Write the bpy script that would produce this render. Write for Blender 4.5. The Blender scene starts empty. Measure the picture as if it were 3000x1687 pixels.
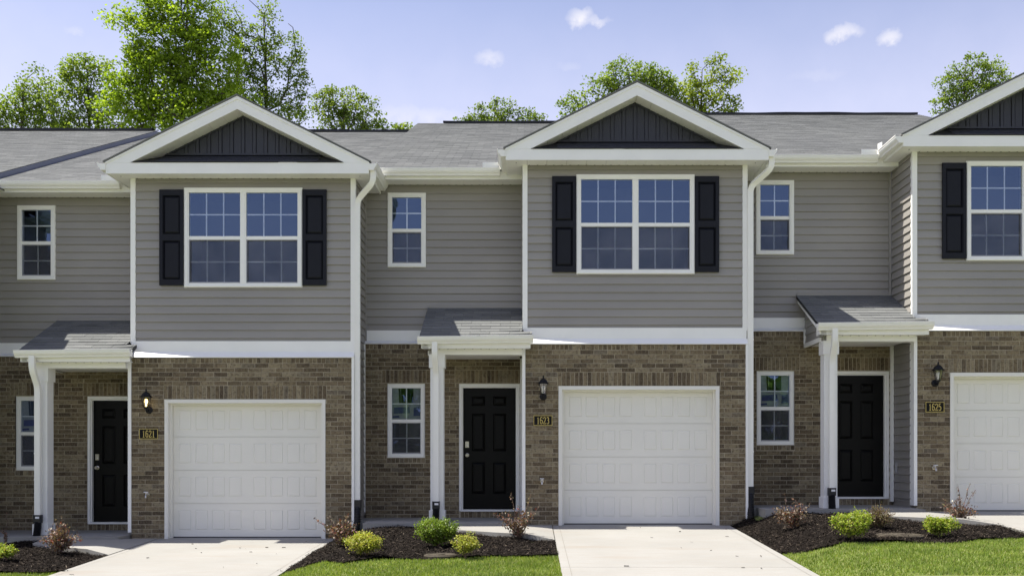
import bpy, math, random
import numpy as np
from mathutils import Vector

random.seed(11)
RNG = np.random.default_rng(11)
SC = bpy.context.scene
COL = SC.collection

# ------------------------------------------------------------------ camera
FPX = 2970.0            # focal length in pixels of a 3000 px wide frame
CX, CY = 1555.0, 1330.0 # principal point (view camera with rise)
CAMZ = 1.10
cam_d = bpy.data.cameras.new("camera")
cam = bpy.data.objects.new("camera", cam_d)
COL.objects.link(cam)
cam.location = (0, 0, CAMZ)
cam.rotation_euler = (math.radians(90), 0, 0)
cam_d.sensor_width = 36.0
cam_d.lens = FPX / 3000 * 36.0
cam_d.shift_x = (1500 - CX) / 3000
cam_d.shift_y = (CY - 843.5) / 3000
cam_d.clip_start = 0.1
cam_d.clip_end = 3000
SC.camera = cam

# ------------------------------------------------------------------ sky and sun
TO_SUN = Vector((-1.0, 0.10, 2.07)).normalized()
world = bpy.data.worlds.new("World")
SC.world = world
world.use_nodes = True
wn, wl = world.node_tree.nodes, world.node_tree.links
wn.clear()
w_out = wn.new('ShaderNodeOutputWorld')
w_bg = wn.new('ShaderNodeBackground')
w_bg.inputs['Strength'].default_value = 0.092
sky = wn.new('ShaderNodeTexSky')
sky.sky_type = 'NISHITA'
sky.sun_disc = False
sky.sun_elevation = math.asin(TO_SUN.z)
sky.sun_rotation = math.atan2(TO_SUN.x, TO_SUN.y)
sky.altitude = 100
sky.air_density = 1.0
sky.dust_density = 1.6
sky.ozone_density = 1.5
w_hsv = wn.new('ShaderNodeHueSaturation')
w_hsv.inputs['Saturation'].default_value = 0.84
wl.new(sky.outputs[0], w_hsv.inputs['Color'])
w_tint = wn.new('ShaderNodeMix'); w_tint.data_type = 'RGBA'; w_tint.blend_type = 'MULTIPLY'
w_tint.inputs[0].default_value = 1.0
w_tint.inputs[7].default_value = (1.06, 1.0, 1.14, 1)
wl.new(w_hsv.outputs[0], w_tint.inputs[6])


def wmath(op, a, b=None, c=None, clamp=False):
    n = wn.new('ShaderNodeMath'); n.operation = op; n.use_clamp = clamp
    for i, v in enumerate((a, b, c)):
        if v is None: continue
        if isinstance(v, (int, float)): n.inputs[i].default_value = v
        else: wl.new(v, n.inputs[i])
    return n.outputs[0]


# small fair-weather clouds: soft ellipses broken up by noise, laid out by direction in the sky
w_tc = wn.new('ShaderNodeTexCoord')
w_sep = wn.new('ShaderNodeSeparateXYZ')
wl.new(w_tc.outputs['Generated'], w_sep.inputs[0])
w_az = wmath('ARCTAN2', w_sep.outputs[0], w_sep.outputs[1])
w_el = wmath('ARCSINE', w_sep.outputs[2])
w_noise = wn.new('ShaderNodeTexNoise')
w_noise.inputs['Scale'].default_value = 70.0
w_noise.inputs['Detail'].default_value = 6.0
w_noise.inputs['Roughness'].default_value = 0.62
wl.new(w_tc.outputs['Generated'], w_noise.inputs['Vector'])
w_noise2 = wn.new('ShaderNodeTexNoise')
w_noise2.inputs['Scale'].default_value = 26.0
w_noise2.inputs['Detail'].default_value = 3.0
wl.new(w_tc.outputs['Generated'], w_noise2.inputs['Vector'])


def sky_dir(px, py):
    gx, gz = (px * 3000 / 2576 - CX) / FPX, (CY - py * 3000 / 2576) / FPX
    return math.atan2(gx, 1.0), math.atan2(gz, math.hypot(1.0, gx))


CLOUDS = [(1455, 46, 0.016, 0.0100, .75), (1486, 55, 0.023, 0.0058, .55), (1228, 149, 0.018, 0.0085, .55), (2122, 84, 0.023, 0.0090, .72),
          (2232, 94, 0.013, 0.0085, .65), (1430, 165, 0.012, 0.0045, .15), (186, 76, 0.009, 0.0045, .25), (2050, 190, 0.034, 0.0050, .14),
          (1060, 292, 0.060, 0.0090, .35), (None, 2.3, .03, .012, .8, .30), (None, 3.4, .035, .012, .8, .45), (None, -1.6, .03, .010, .8, .25), (None, 4.3, .03, .012, .8, .6)]
nz = wmath('SUBTRACT', w_noise.outputs[0], 0.5)
nz2 = wmath('SUBTRACT', w_noise2.outputs[0], 0.5)
w_azd = wmath('MULTIPLY_ADD', nz2, 0.026, w_az)
w_eld = wmath('MULTIPLY_ADD', nz, 0.020, w_el)
acc = None
for c in CLOUDS:
    if c[0] is None:
        az, (sx, sz), amp, el = c[1], c[2:4], c[4], c[5]
        if az > math.pi: az -= 2 * math.pi
    else:
        (az, el), (sx, sz), amp = sky_dir(c[0], c[1]), c[2:4], c[4]
    dx = wmath('MULTIPLY', wmath('SUBTRACT', w_azd, az), 1 / sx)
    dz = wmath('MULTIPLY', wmath('SUBTRACT', w_eld, el), 1 / sz)
    f = wmath('MULTIPLY_ADD', dx, dx, wmath('MULTIPLY', dz, dz))
    f = wmath('MULTIPLY_ADD', f, -amp, amp)
    acc = f if acc is None else wmath('MAXIMUM', acc, f)
cl = wmath('MAXIMUM', acc, 0.0)
cl = wmath('MULTIPLY', wmath('POWER', cl, 1.25), wmath('MULTIPLY_ADD', nz, 2.4, 1.0), clamp=True)
# pale haze low over the horizon, all the way round
hz = wmath('MULTIPLY', wmath('SUBTRACT', 0.455, w_el), 3.9, clamp=True)
hz = wmath('MULTIPLY', hz, wmath('MULTIPLY_ADD', nz2, 0.35, 0.92), clamp=True)
w_mix0 = wn.new('ShaderNodeMix'); w_mix0.data_type = 'RGBA'
wl.new(hz, w_mix0.inputs[0])
wl.new(w_tint.outputs[2], w_mix0.inputs[6])
w_mix0.inputs[7].default_value = (5.65, 5.6, 6.8, 1)
w_mix = wn.new('ShaderNodeMix'); w_mix.data_type = 'RGBA'
wl.new(cl, w_mix.inputs[0])
wl.new(w_mix0.outputs[2], w_mix.inputs[6])
w_mix.inputs[7].default_value = (6.2, 6.05, 6.3, 1)
wl.new(w_mix.outputs[2], w_bg.inputs['Color'])
wl.new(w_bg.outputs[0], w_out.inputs[0])

sun_d = bpy.data.lights.new("sun", 'SUN')
sun_d.energy = 5.0
sun_d.angle = math.radians(0.53)
sun_d.color = (1.0, 0.955, 0.88)
sun = bpy.data.objects.new("sun", sun_d)
COL.objects.link(sun)
sun.location = (-20, 5, 40)
sun.rotation_euler = TO_SUN.to_track_quat('Z', 'Y').to_euler()

SC.view_settings.view_transform = 'Standard'
SC.view_settings.look = 'None'
SC.view_settings.exposure = 0.88
SC.view_settings.gamma = 1.0
SC.view_settings.use_curve_mapping = False


# ------------------------------------------------------------------ materials
def nmat(name):
    m = bpy.data.materials.new(name)
    m.use_nodes = True
    nt = m.node_tree
    b = nt.nodes['Principled BSDF']
    return m, nt, b


def node(nt, t, **kw):
    n = nt.nodes.new(t)
    for k, v in kw.items(): setattr(n, k, v)
    return n


def world_pos(nt, scale=(1, 1, 1)):
    g = node(nt, 'ShaderNodeNewGeometry')
    mp = node(nt, 'ShaderNodeMapping')
    mp.inputs['Scale'].default_value = scale
    nt.links.new(g.outputs['Position'], mp.inputs['Vector'])
    return mp.outputs[0]


def noise(nt, vec, scale, detail=4, rough=.55):
    n = node(nt, 'ShaderNodeTexNoise')
    n.inputs['Scale'].default_value = scale
    n.inputs['Detail'].default_value = detail
    n.inputs['Roughness'].default_value = rough
    nt.links.new(vec, n.inputs['Vector'])
    return n.outputs[0]


def ramp(nt, fac, stops):
    r = node(nt, 'ShaderNodeValToRGB')
    el = r.color_ramp.elements
    while len(el) > 1: el.remove(el[-1])
    for i, (p, c) in enumerate(stops):
        e = el[0] if i == 0 else el.new(p)
        e.position = p
        e.color = (*c, 1) if len(c) == 3 else c
    nt.links.new(fac, r.inputs[0])
    return r.outputs[0]


def mixc(nt, fac, a, b, blend='MIX'):
    n = node(nt, 'ShaderNodeMix', data_type='RGBA', blend_type=blend)
    for i, v in ((0, fac), (6, a), (7, b)):
        if isinstance(v, (int, float)): n.inputs[i].default_value = v
        elif isinstance(v, tuple): n.inputs[i].default_value = (*v, 1) if len(v) == 3 else v
        else: nt.links.new(v, n.inputs[i])
    return n.outputs[2]


def bump(nt, b, h, strength, dist=.01):
    n = node(nt, 'ShaderNodeBump')
    n.inputs['Strength'].default_value = strength
    n.inputs['Distance'].default_value = dist
    nt.links.new(h, n.inputs['Height'])
    nt.links.new(n.outputs[0], b.inputs['Normal'])


def piece_random(nt):
    """a random number per piece, whether the piece is an object or an island of a joined mesh"""
    g = node(nt, 'ShaderNodeNewGeometry')
    o = node(nt, 'ShaderNodeObjectInfo')
    a = node(nt, 'ShaderNodeMath', operation='ADD')
    f = node(nt, 'ShaderNodeMath', operation='FRACT')
    nt.links.new(g.outputs['Random Per Island'], a.inputs[0])
    nt.links.new(o.outputs['Random'], a.inputs[1])
    nt.links.new(a.outputs[0], f.inputs[0])
    return f.outputs[0]


def plain(name, col, rough=.5, var=.06, scale=3.0, bumpy=0.0, bscale=60, spec=.5, stretch=(1, 1, 1), metal=0):
    m, nt, b = nmat(name)
    p = world_pos(nt, stretch)
    n = noise(nt, p, scale)
    lo = tuple(c * (1 - var) for c in col); hi = tuple(min(1, c * (1 + var)) for c in col)
    nt.links.new(ramp(nt, n, [(.3, lo), (.7, hi)]), b.inputs['Base Color'])
    b.inputs['Roughness'].default_value = rough
    b.inputs['Specular IOR Level'].default_value = spec
    b.inputs['Metallic'].default_value = metal
    if bumpy: bump(nt, b, noise(nt, p, bscale), bumpy, .004)
    return m


M = {}
M['white'] = plain('white_trim', (.875, .87, .825), .38, .03, 2.0)
M['soffit'] = plain('soffit_vinyl', (.86, .85, .81), .42, .03, 2.0)
M['gutter'] = plain('gutter_aluminium', (.865, .855, .79), .34, .025, 3)
M['door_white'] = plain('garage_door_paint', (.775, .76, .685), .45, .025, 1.2, .05, 240)
def make_siding():
    m, nt, b = nmat('vinyl_siding')
    r = piece_random(nt)
    c = ramp(nt, r, [(0, (.288, .272, .245)), (.5, (.305, .289, .261)), (1, (.322, .304, .274))])
    c = mixc(nt, 1.0, c, ramp(nt, noise(nt, world_pos(nt, (.5, .5, 1.1)), 1.0, 3), [(.28, (.89, .89, .90)), (.72, (1.07, 1.07, 1.06))]), 'MULTIPLY')
    nt.links.new(c, b.inputs['Base Color'])
    b.inputs['Roughness'].default_value = .45
    b.inputs['Specular IOR Level'].default_value = .4
    bump(nt, b, noise(nt, world_pos(nt, (1, 1, 6)), 5, 3), .25, .006)
    return m


M['siding'] = make_siding()
M['siding_dark'] = plain('charcoal_board', (.030, .032, .043), .5, .08, 2)
M['flash'] = plain('dark_flashing', (.15, .165, .225), .35, .08, 2)
M['shutter'] = plain('shutter_paint', (.0032, .0042, .0088), .52, .15, 6, .06, 120, .3)
M['black_door'] = plain('black_door_paint', (.003, .003, .0026), .42, .1, 3, .05, 160, .16)
M['black_metal'] = plain('black_metal', (.005, .0055, .008), .5, .1, 9, spec=.3)
M['black_plastic'] = plain('black_plastic', (.010, .010, .011), .42, .1, 9)
M['nickel'] = plain('satin_nickel', (.55, .52, .47), .28, .05, 20, metal=1)
M['brass'] = plain('gold_lettering', (.62, .48, .14), .4, .08, 40)
M['plaque'] = plain('plaque_black', (.004, .0035, .0035), .5, .1, 20, spec=.2)
M['dark'] = plain('vent_dark', (.02, .018, .016), .8)
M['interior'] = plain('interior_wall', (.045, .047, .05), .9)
M['paper'] = plain('window_paper', (.30, .32, .32), .7, .18, 14)
M['print'] = plain('window_print', (.035, .04, .17), .6, .2, 30)
M['label'] = plain('white_label', (.75, .75, .75), .5)
M['ridge'] = plain('ridge_vent_black', (.016, .017, .02), .75, .2, 12, .3, 90)
M['bark'] = plain('bark', (.075, .062, .05), .9, .35, 8, .5, 30)
M['twig'] = plain('twig', (.10, .07, .05), .85, .3, 30)
M['lid'] = plain('lid_plastic', (.062, .052, .037), .75, .3, 14, .3, 50, .2)
M['blue_lid'] = plain('blue_plastic', (.16, .18, .50), .5, .1, 10)
M['brick_sill_mortar'] = None


def make_brick():
    m, nt, b = nmat('tumbled_brick')
    r = piece_random(nt)
    base = ramp(nt, r, [(0, (.046, .035, .020)), (.14, (.082, .062, .035)), (.3, (.140, .110, .062)), (.5, (.198, .162, .095)),
                        (.66, (.248, .210, .128)), (.80, (.150, .114, .064)), (.90, (.30, .26, .165)), (1, (.122, .108, .080))])
    p = world_pos(nt)
    streak = noise(nt, world_pos(nt, (70, 70, 16)), 1.0, 3, .6)
    patch = noise(nt, p, 26, 4, .65)
    c = mixc(nt, ramp(nt, streak, [(.35, (0, 0, 0)), (.75, (.6, .6, .6))]), base, (.25, .205, .145))
    c = mixc(nt, ramp(nt, patch, [(.48, (0, 0, 0)), (.68, (.85, .85, .85))]), c, (.060, .042, .027))
    c = mixc(nt, ramp(nt, noise(nt, p, 55, 3), [(.62, (0, 0, 0)), (.74, (.75, .75, .75))]), c, (.34, .29, .22))
    big = noise(nt, p, .9, 3)
    c = mixc(nt, 1.0, c, ramp(nt, big, [(.28, (.80, .78, .76)), (.72, (1.16, 1.14, 1.12))]), 'MULTIPLY')
    nt.links.new(c, b.inputs['Base Color'])
    b.inputs['Roughness'].default_value = .9
    b.inputs['Specular IOR Level'].default_value = .25
    bump(nt, b, noise(nt, p, 90, 5), .55, .006)
    return m


M['brick'] = make_brick()
M['mortar'] = plain('mortar', (.355, .31, .225), .95, .25, 9, .5, 120, .2)


def make_shingle():
    m, nt, b = nmat('asphalt_shingle')
    r = piece_random(nt)
    base = ramp(nt, r, [(0, (.132, .138, .134)), (.5, (.157, .163, .158)), (.85, (.174, .180, .174)), (1, (.20, .205, .198))])
    p = world_pos(nt)
    c = mixc(nt, ramp(nt, noise(nt, p, 160, 2), [(.4, (0, 0, 0)), (.7, (.6, .6, .6))]), base, (.10, .10, .095))
    c = mixc(nt, 1.0, c, ramp(nt, noise(nt, world_pos(nt, (1, .35, .35)), 1.1, 3), [(.3, (.94, .94, .95)), (.7, (1.05, 1.05, 1.04))]), 'MULTIPLY')
    nt.links.new(c, b.inputs['Base Color'])
    b.inputs['Roughness'].default_value = .95
    b.inputs['Specular IOR Level'].default_value = .2
    bump(nt, b, noise(nt, p, 300, 2), .5, .003)
    return m


M['shingle'] = make_shingle()


def make_concrete():
    m, nt, b = nmat('broomed_concrete')
    p = world_pos(nt)
    n1 = noise(nt, p, .8, 5)
    n2 = noise(nt, world_pos(nt, (1.2, 9, 1)), 2.2, 4)
    n3 = noise(nt, p, 70, 3)
    c = ramp(nt, n1, [(.3, (.258, .253, .228)), (.7, (.312, .306, .280))])
    c = mixc(nt, ramp(nt, n2, [(.45, (0, 0, 0)), (.7, (.4, .4, .4))]), c, (.265, .240, .198))
    c = mixc(nt, ramp(nt, n3, [(.35, (.30, .30, .30)), (.6, (0, 0, 0))]), c, (.24, .22, .19))
    # a few soft brown water stains
    c = mixc(nt, ramp(nt, noise(nt, world_pos(nt, (1, 3, 1)), .55, 3), [(.58, (0, 0, 0)), (.72, (.35, .35, .35))]), c, (.25, .205, .155))
    nt.links.new(c, b.inputs['Base Color'])
    b.inputs['Roughness'].default_value = .9
    bump(nt, b, noise(nt, world_pos(nt, (40, 300, 40)), 1.0, 2), .25, .004)
    return m


M['concrete'] = make_concrete()
M['asphalt'] = plain('pale_asphalt', (.20, .195, .185), .95, .15, 6, .4, 120)
M['joint'] = plain('concrete_joint', (.15, .135, .11), .95, .3, 20)


def make_ground():
    m, nt, b = nmat('turf_soil')
    p = world_pos(nt)
    c = ramp(nt, noise(nt, p, 2.0, 6), [(.3, (.13, .165, .032)), (.55, (.17, .21, .042)), (.75, (.21, .235, .07))])
    c = mixc(nt, ramp(nt, noise(nt, p, 70, 3), [(.4, (0, 0, 0)), (.7, (.7, .7, .7))]), c, (.085, .11, .022))
    nt.links.new(c, b.inputs['Base Color'])
    b.inputs['Roughness'].default_value = .95
    bump(nt, b, noise(nt, p, 110, 3), .8, .03)
    return m


M['ground'] = make_ground()


def make_mulch(name, lo, mid, hi):
    m, nt, b = nmat(name)
    r = piece_random(nt)
    c = ramp(nt, r, [(0, lo), (.55, mid), (.86, hi), (.97, (.10, .08, .06)), (1, (.19, .155, .115))])
    c = mixc(nt, ramp(nt, noise(nt, world_pos(nt), 120, 3), [(.4, (0, 0, 0)), (.7, (.6, .6, .6))]), c, lo)
    nt.links.new(c, b.inputs['Base Color'])
    b.inputs['Roughness'].default_value = .9
    b.inputs['Specular IOR Level'].default_value = .08
    return m


M['chip'] = make_mulch('mulch_chip', (.008, .006, .0048), (.018, .014, .011), (.046, .037, .029))
M['mulch'] = plain('mulch_bed', (.010, .0078, .0062), .95, .5, 40, 1.0, 60, .08)


def leaf_mat(name, cols, trans=.35, rough=.5, vary=.14, vscale=.8):
    m = bpy.data.materials.new(name)
    m.use_nodes = True
    nt = m.node_tree
    nt.nodes.clear()
    out = node(nt, 'ShaderNodeOutputMaterial')
    r = piece_random(nt)
    c = ramp(nt, r, [(i / (len(cols) - 1), cc) for i, cc in enumerate(cols)])
    cl_ = noise(nt, world_pos(nt), vscale, 3)
    c = mixc(nt, 1.0, c, ramp(nt, cl_, [(.3, (1 - vary, 1 - vary * .85, 1 - vary)), (.7, (1 + vary, 1 + vary * .8, 1 + vary * .6))]), 'MULTIPLY')
    pb = node(nt, 'ShaderNodeBsdfPrincipled')
    pb.inputs['Roughness'].default_value = rough
    pb.inputs['Specular IOR Level'].default_value = .28
    nt.links.new(c, pb.inputs['Base Color'])
    tr = node(nt, 'ShaderNodeBsdfTranslucent')
    nt.links.new(mixc(nt, 1.0, c, (1.35, 1.35, .55), 'MULTIPLY'), tr.inputs['Color'])
    mx = node(nt, 'ShaderNodeMixShader')
    mx.inputs[0].default_value = trans
    nt.links.new(pb.outputs[0], mx.inputs[1])
    nt.links.new(tr.outputs[0], mx.inputs[2])
    nt.links.new(mx.outputs[0], out.inputs[0])
    return m


M['leaf_tulip'] = leaf_mat('tulip_leaf', [(.155, .245, .024), (.200, .300, .030), (.245, .345, .042), (.31, .41, .075)], .5, vary=.34)
M['leaf_mid'] = leaf_mat('mid_leaf', [(.108, .175, .028), (.143, .215, .038), (.182, .255, .050), (.24, .31, .095)], .47, vary=.32)
M['leaf_oak'] = leaf_mat('oak_leaf', [(.104, .165, .030), (.138, .205, .042), (.178, .243, .058), (.235, .30, .10)], .45, vary=.32)
M['leaf_yellow'] = leaf_mat('yellow_green_leaf', [(.145, .21, .026), (.195, .26, .035), (.245, .305, .050), (.31, .36, .09)], .47, vary=.3)
M['leaf_box'] = leaf_mat('boxwood_leaf', [(.075, .125, .014), (.125, .20, .022), (.19, .275, .038), (.26, .34, .065)], .34, .4)
M['leaf_gold'] = leaf_mat('gold_leaf', [(.15, .19, .022), (.25, .30, .036), (.35, .39, .055), (.42, .43, .09), (.36, .28, .10)], .34, .5)
M['leaf_lime'] = leaf_mat('lime_leaf', [(.11, .175, .016), (.19, .28, .026), (.28, .37, .038), (.36, .42, .075), (.33, .27, .11)], .34, .5)
M['leaf_plum'] = leaf_mat('plum_leaf', [(.045, .026, .026), (.085, .055, .050), (.15, .105, .09), (.21, .165, .13), (.26, .215, .16), (.24, .055, .035), (.28, .26, .18)], .22, .42)
M['leaf_brown'] = leaf_mat('dry_leaf', [(.14, .10, .06), (.20, .15, .09), (.12, .14, .04), (.24, .19, .12)], .25)
M['grass'] = leaf_mat('grass_blade', [(.128, .20, .030), (.170, .255, .040), (.212, .295, .055), (.262, .325, .085), (.345, .355, .15)], .34, .55, .22, 2.2)
M['stem'] = plain('stem_wood', (.12, .075, .05), .8, .3, 40)


def make_glass():
    m = bpy.data.materials.new('window_glass')
    m.use_nodes = True
    nt = m.node_tree
    nt.nodes.clear()
    out = node(nt, 'ShaderNodeOutputMaterial')
    fr = node(nt, 'ShaderNodeFresnel'); fr.inputs[0].default_value = 1.5
    add = node(nt, 'ShaderNodeMath', operation='ADD', use_clamp=True); add.inputs[1].default_value = .11
    nt.links.new(fr.outputs[0], add.inputs[0])
    tr = node(nt, 'ShaderNodeBsdfTransparent'); tr.inputs[0].default_value = (.94, .96, .98, 1)
    gl = node(nt, 'ShaderNodeBsdfGlossy'); gl.inputs['Color'].default_value = (.40, .60, 1.0, 1); gl.inputs['Roughness'].default_value = .015
    bp = node(nt, 'ShaderNodeBump'); bp.inputs['Strength'].default_value = .06; bp.inputs['Distance'].default_value = .05
    nt.links.new(noise(nt, world_pos(nt), 2.2, 1), bp.inputs['Height'])
    nt.links.new(bp.outputs[0], gl.inputs['Normal'])
    mx = node(nt, 'ShaderNodeMixShader')
    nt.links.new(add.outputs[0], mx.inputs[0])
    nt.links.new(tr.outputs[0], mx.inputs[1]); nt.links.new(gl.outputs[0], mx.inputs[2])
    nt.links.new(mx.outputs[0], out.inputs[0])
    return m


M['glass'] = make_glass()


def make_screen():
    m = bpy.data.materials.new('insect_screen')
    m.use_nodes = True
    nt = m.node_tree
    nt.nodes.clear()
    out = node(nt, 'ShaderNodeOutputMaterial')
    tr = node(nt, 'ShaderNodeBsdfTransparent')
    df = node(nt, 'ShaderNodeBsdfDiffuse')
    nt.links.new(ramp(nt, noise(nt, world_pos(nt), 3.2, 5, .6), [(.32, (.075, .075, .082)), (.68, (.165, .165, .185))]), df.inputs['Color'])  # blotches painted into the screen colour stand in for reflected cloud
    mx = node(nt, 'ShaderNodeMixShader'); mx.inputs[0].default_value = .42
    nt.links.new(tr.outputs[0], mx.inputs[1]); nt.links.new(df.outputs[0], mx.inputs[2])
    nt.links.new(mx.outputs[0], out.inputs[0])
    return m


M['screen'] = make_screen()


def make_lampglass(name, emit):
    m, nt, b = nmat(name)
    nt.links.new(ramp(nt, noise(nt, world_pos(nt), 30, 2), [(.3, (.72, .72, .70)), (.7, (.80, .80, .78))]), b.inputs['Base Color'])
    b.inputs['Roughness'].default_value = .3
    if emit:
        b.inputs['Emission Color'].default_value = (1.0, .72, .30, 1)
        b.inputs['Emission Strength'].default_value = emit
    return m


M['bulb_off'] = make_lampglass('frosted_bulb', 0)
M['bulb_on'] = make_lampglass('lit_bulb', 2.6)


# ------------------------------------------------------------------ mesh helpers
class MB:
    def __init__(s): s.v = []; s.f = []

    def add(s, vs, fs):
        o = len(s.v)
        s.v.extend([tuple(p) for p in vs]); s.f.extend([tuple(i + o for i in f) for f in fs])
        return s

    def box(s, x0, x1, y0, y1, z0, z1):
        return s.add([(x0, y0, z0), (x1, y0, z0), (x1, y1, z0), (x0, y1, z0), (x0, y0, z1), (x1, y0, z1), (x1, y1, z1), (x0, y1, z1)],
                     [(0, 3, 2, 1), (4, 5, 6, 7), (0, 1, 5, 4), (1, 2, 6, 5), (2, 3, 7, 6), (3, 0, 4, 7)])

    def prism(s, poly, axis, a, b):
        """poly: 2-D outline; axis 'x': (y,z) extruded in x, 'y': (x,z), 'z': (x,y)"""
        n = len(poly)
        mk = {'x': lambda p, t: (t, p[0], p[1]), 'y': lambda p, t: (p[0], t, p[1]), 'z': lambda p, t: (p[0], p[1], t)}[axis]
        vs = [mk(p, a) for p in poly] + [mk(p, b) for p in poly]
        fs = [tuple(range(n)), tuple(range(2 * n - 1, n - 1, -1))]
        fs += [((i + 1) % n, i, i + n, (i + 1) % n + n) for i in range(n)]
        return s.add(vs, fs)

    def sweep(s, path, section, side=(1, 0, 0), cap=True):
        """section: list of (a, b) offsets; a along 'side', b along the normal"""
        path = [Vector(p) for p in path]
        n, k = len(path), len(section)
        vs = []
        for i, p in enumerate(path):
            t = (path[min(i + 1, n - 1)] - path[max(i - 1, 0)]).normalized()
            sd = Vector(side); sd = (sd - t * sd.dot(t)).normalized()
            nm = t.cross(sd)
            sec = section[i] if isinstance(section[0], list) else section
            k = len(sec)
            vs += [p + sd * a + nm * b for a, b in sec]
        fs = []
        for i in range(n - 1):
            for j in range(k):
                fs.append((i * k + j, i * k + (j + 1) % k, (i + 1) * k + (j + 1) % k, (i + 1) * k + j))
        if cap: fs += [tuple(range(k - 1, -1, -1)), tuple(range((n - 1) * k, n * k))]
        return s.add(vs, fs)

    def tube(s, path, radii, n=8, side=(1, 0, 0), cap=True):
        if isinstance(radii, (int, float)): radii = [radii] * len(path)
        secs = [[(r * math.cos(2 * math.pi * j / n), r * math.sin(2 * math.pi * j / n)) for j in range(n)] for r in radii]
        return s.sweep(path, secs, side, cap)

    def lathe(s, c, prof, n=12, axis='z'):
        vs = []
        for r, h in prof:
            for j in range(n):
                a = 2 * math.pi * (j + .5) / n
                q = (r * math.cos(a), r * math.sin(a))
                vs.append((c[0] + q[0], c[1] + q[1], c[2] + h) if axis == 'z' else (c[0] + q[0], c[1] + h, c[2] + q[1]))
        fs = []
        for i in range(len(prof) - 1):
            for j in range(n):
                fs.append((i * n + j, i * n + (j + 1) % n, (i + 1) * n + (j + 1) % n, (i + 1) * n + j))
        fs += [tuple(range(n - 1, -1, -1)), tuple(range((len(prof) - 1) * n, len(prof) * n))]
        return s.add(vs, fs)

    def mesh(s, name):
        me = bpy.data.meshes.new(name)
        me.from_pydata(s.v, [], s.f)
        me.validate()
        return me

    def build(s, name, mat, parent=None, loc=None, smooth=False):
        return place(name, s.mesh(name), mat, parent, loc, smooth)


def fix_normals(me):
    import bmesh
    bm = bmesh.new(); bm.from_mesh(me)
    bmesh.ops.recalc_face_normals(bm, faces=bm.faces)
    bm.to_mesh(me); bm.free()


def place(name, me, mat, parent=None, loc=None, smooth=False):
    if len(me.materials) == 0:
        me.materials.append(M[mat] if isinstance(mat, str) else mat)
        if len(me.polygons) < 4000: fix_normals(me)
    if smooth: me.polygons.foreach_set('use_smooth', [True] * len(me.polygons))
    o = bpy.data.objects.new(name, me)
    COL.objects.link(o)
    o.parent = parent
    if loc: o.location = loc
    return o


def thing(name, label, cat, loc=(0, 0, 0), group=None):
    o = bpy.data.objects.new(name, None)
    COL.objects.link(o)
    o.location = loc
    o.empty_display_size = .2
    return tag(o, label, cat, group)


def tag(o, label, cat, group=None):
    o['label'] = label; o['category'] = cat
    if group: o['group'] = group
    return o


def struct(o):
    o['kind'] = 'structure'
    return o


def stuff(o):
    o['kind'] = 'stuff'
    return o


def copy_tree(o, parent=None):
    c = o.copy()
    COL.objects.link(c)
    c.parent = parent
    for ch in list(o.children): copy_tree(ch, c)
    return c


def np_mesh(name, verts, n_per):
    """verts: (N*n_per, 3) array; every n_per vertices make one face"""
    verts = np.asarray(verts, dtype=np.float32).reshape(-1, 3)
    nf = len(verts) // n_per
    me = bpy.data.meshes.new(name)
    me.vertices.add(len(verts)); me.vertices.foreach_set('co', verts.ravel())
    me.loops.add(len(verts)); me.loops.foreach_set('vertex_index', np.arange(len(verts), dtype=np.int32))
    me.polygons.add(nf)
    me.polygons.foreach_set('loop_start', np.arange(0, len(verts), n_per, dtype=np.int32))
    me.update(calc_edges=True)
    return me


def rect_minus(r, holes, eps=1e-4):
    out = [r]
    for (hx0, hx1, hz0, hz1) in holes:
        nxt = []
        for (x0, x1, z0, z1) in out:
            if hx1 <= x0 + eps or hx0 >= x1 - eps or hz1 <= z0 + eps or hz0 >= z1 - eps:
                nxt.append((x0, x1, z0, z1)); continue
            if hx0 > x0 + eps: nxt.append((x0, hx0, z0, z1))
            if hx1 < x1 - eps: nxt.append((hx1, x1, z0, z1))
            a, b = max(x0, hx0), min(x1, hx1)
            if hz0 > z0 + eps: nxt.append((a, b, z0, hz0))
            if hz1 < z1 - eps: nxt.append((a, b, hz1, z1))
        out = nxt
    return out


# ------------------------------------------------------------------ terrain
UNITS = {'1621': (-6.213, 15.8, -.207), '1623': (-.112, 15.8, 0.0), '1625': (5.952, 15.8, .207)}
UNIT0 = (-12.26, 15.065, -.414)
DW0, DW1 = .45, 3.19      # driveway edges inside a unit
SLOPE = .039
_bx = []
for X, Z in ((-12.17, -.414), (-6.213, -.207), (-.112, 0.0), (5.952, .207), (12.05, .414)):
    _bx += [(X - 2.30, Z + .018), (X - .6, Z + .012), (X + DW0, Z), (X + DW1, Z)]


def base_z(x):
    return float(np.interp(x, [b[0] for b in _bx], [b[1] for b in _bx]))


def hz_ground(x, y):
    return base_z(x) - .03 + SLOPE * (min(max(y, 3.0), 15.7) - 15.7)


def at(px, py, Y):
    """point at depth Y seen at (px, py) of a 2576-wide picture"""
    k = 3000 / 2576
    return ((px * k - CX) * Y / FPX, Y, CAMZ + (CY - py * k) * Y / FPX)


def on_ground(px, py, dz=.03):
    k = 3000 / 2576
    lo, hi = 6.0, 16.5
    for _ in range(50):
        y = (lo + hi) / 2
        x = (px * k - CX) * y / FPX
        v = CY - (hz_ground(x, y) + dz - CAMZ) * FPX / y
        if v > py * k: lo = y
        else: hi = y
    return ((px * k - CX) * y / FPX, y)


def grid_axis(stops):
    out = []
    for a, b, st in stops: out += list(np.arange(a, b - 1e-6, st))
    return out + [stops[-1][1]]


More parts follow.
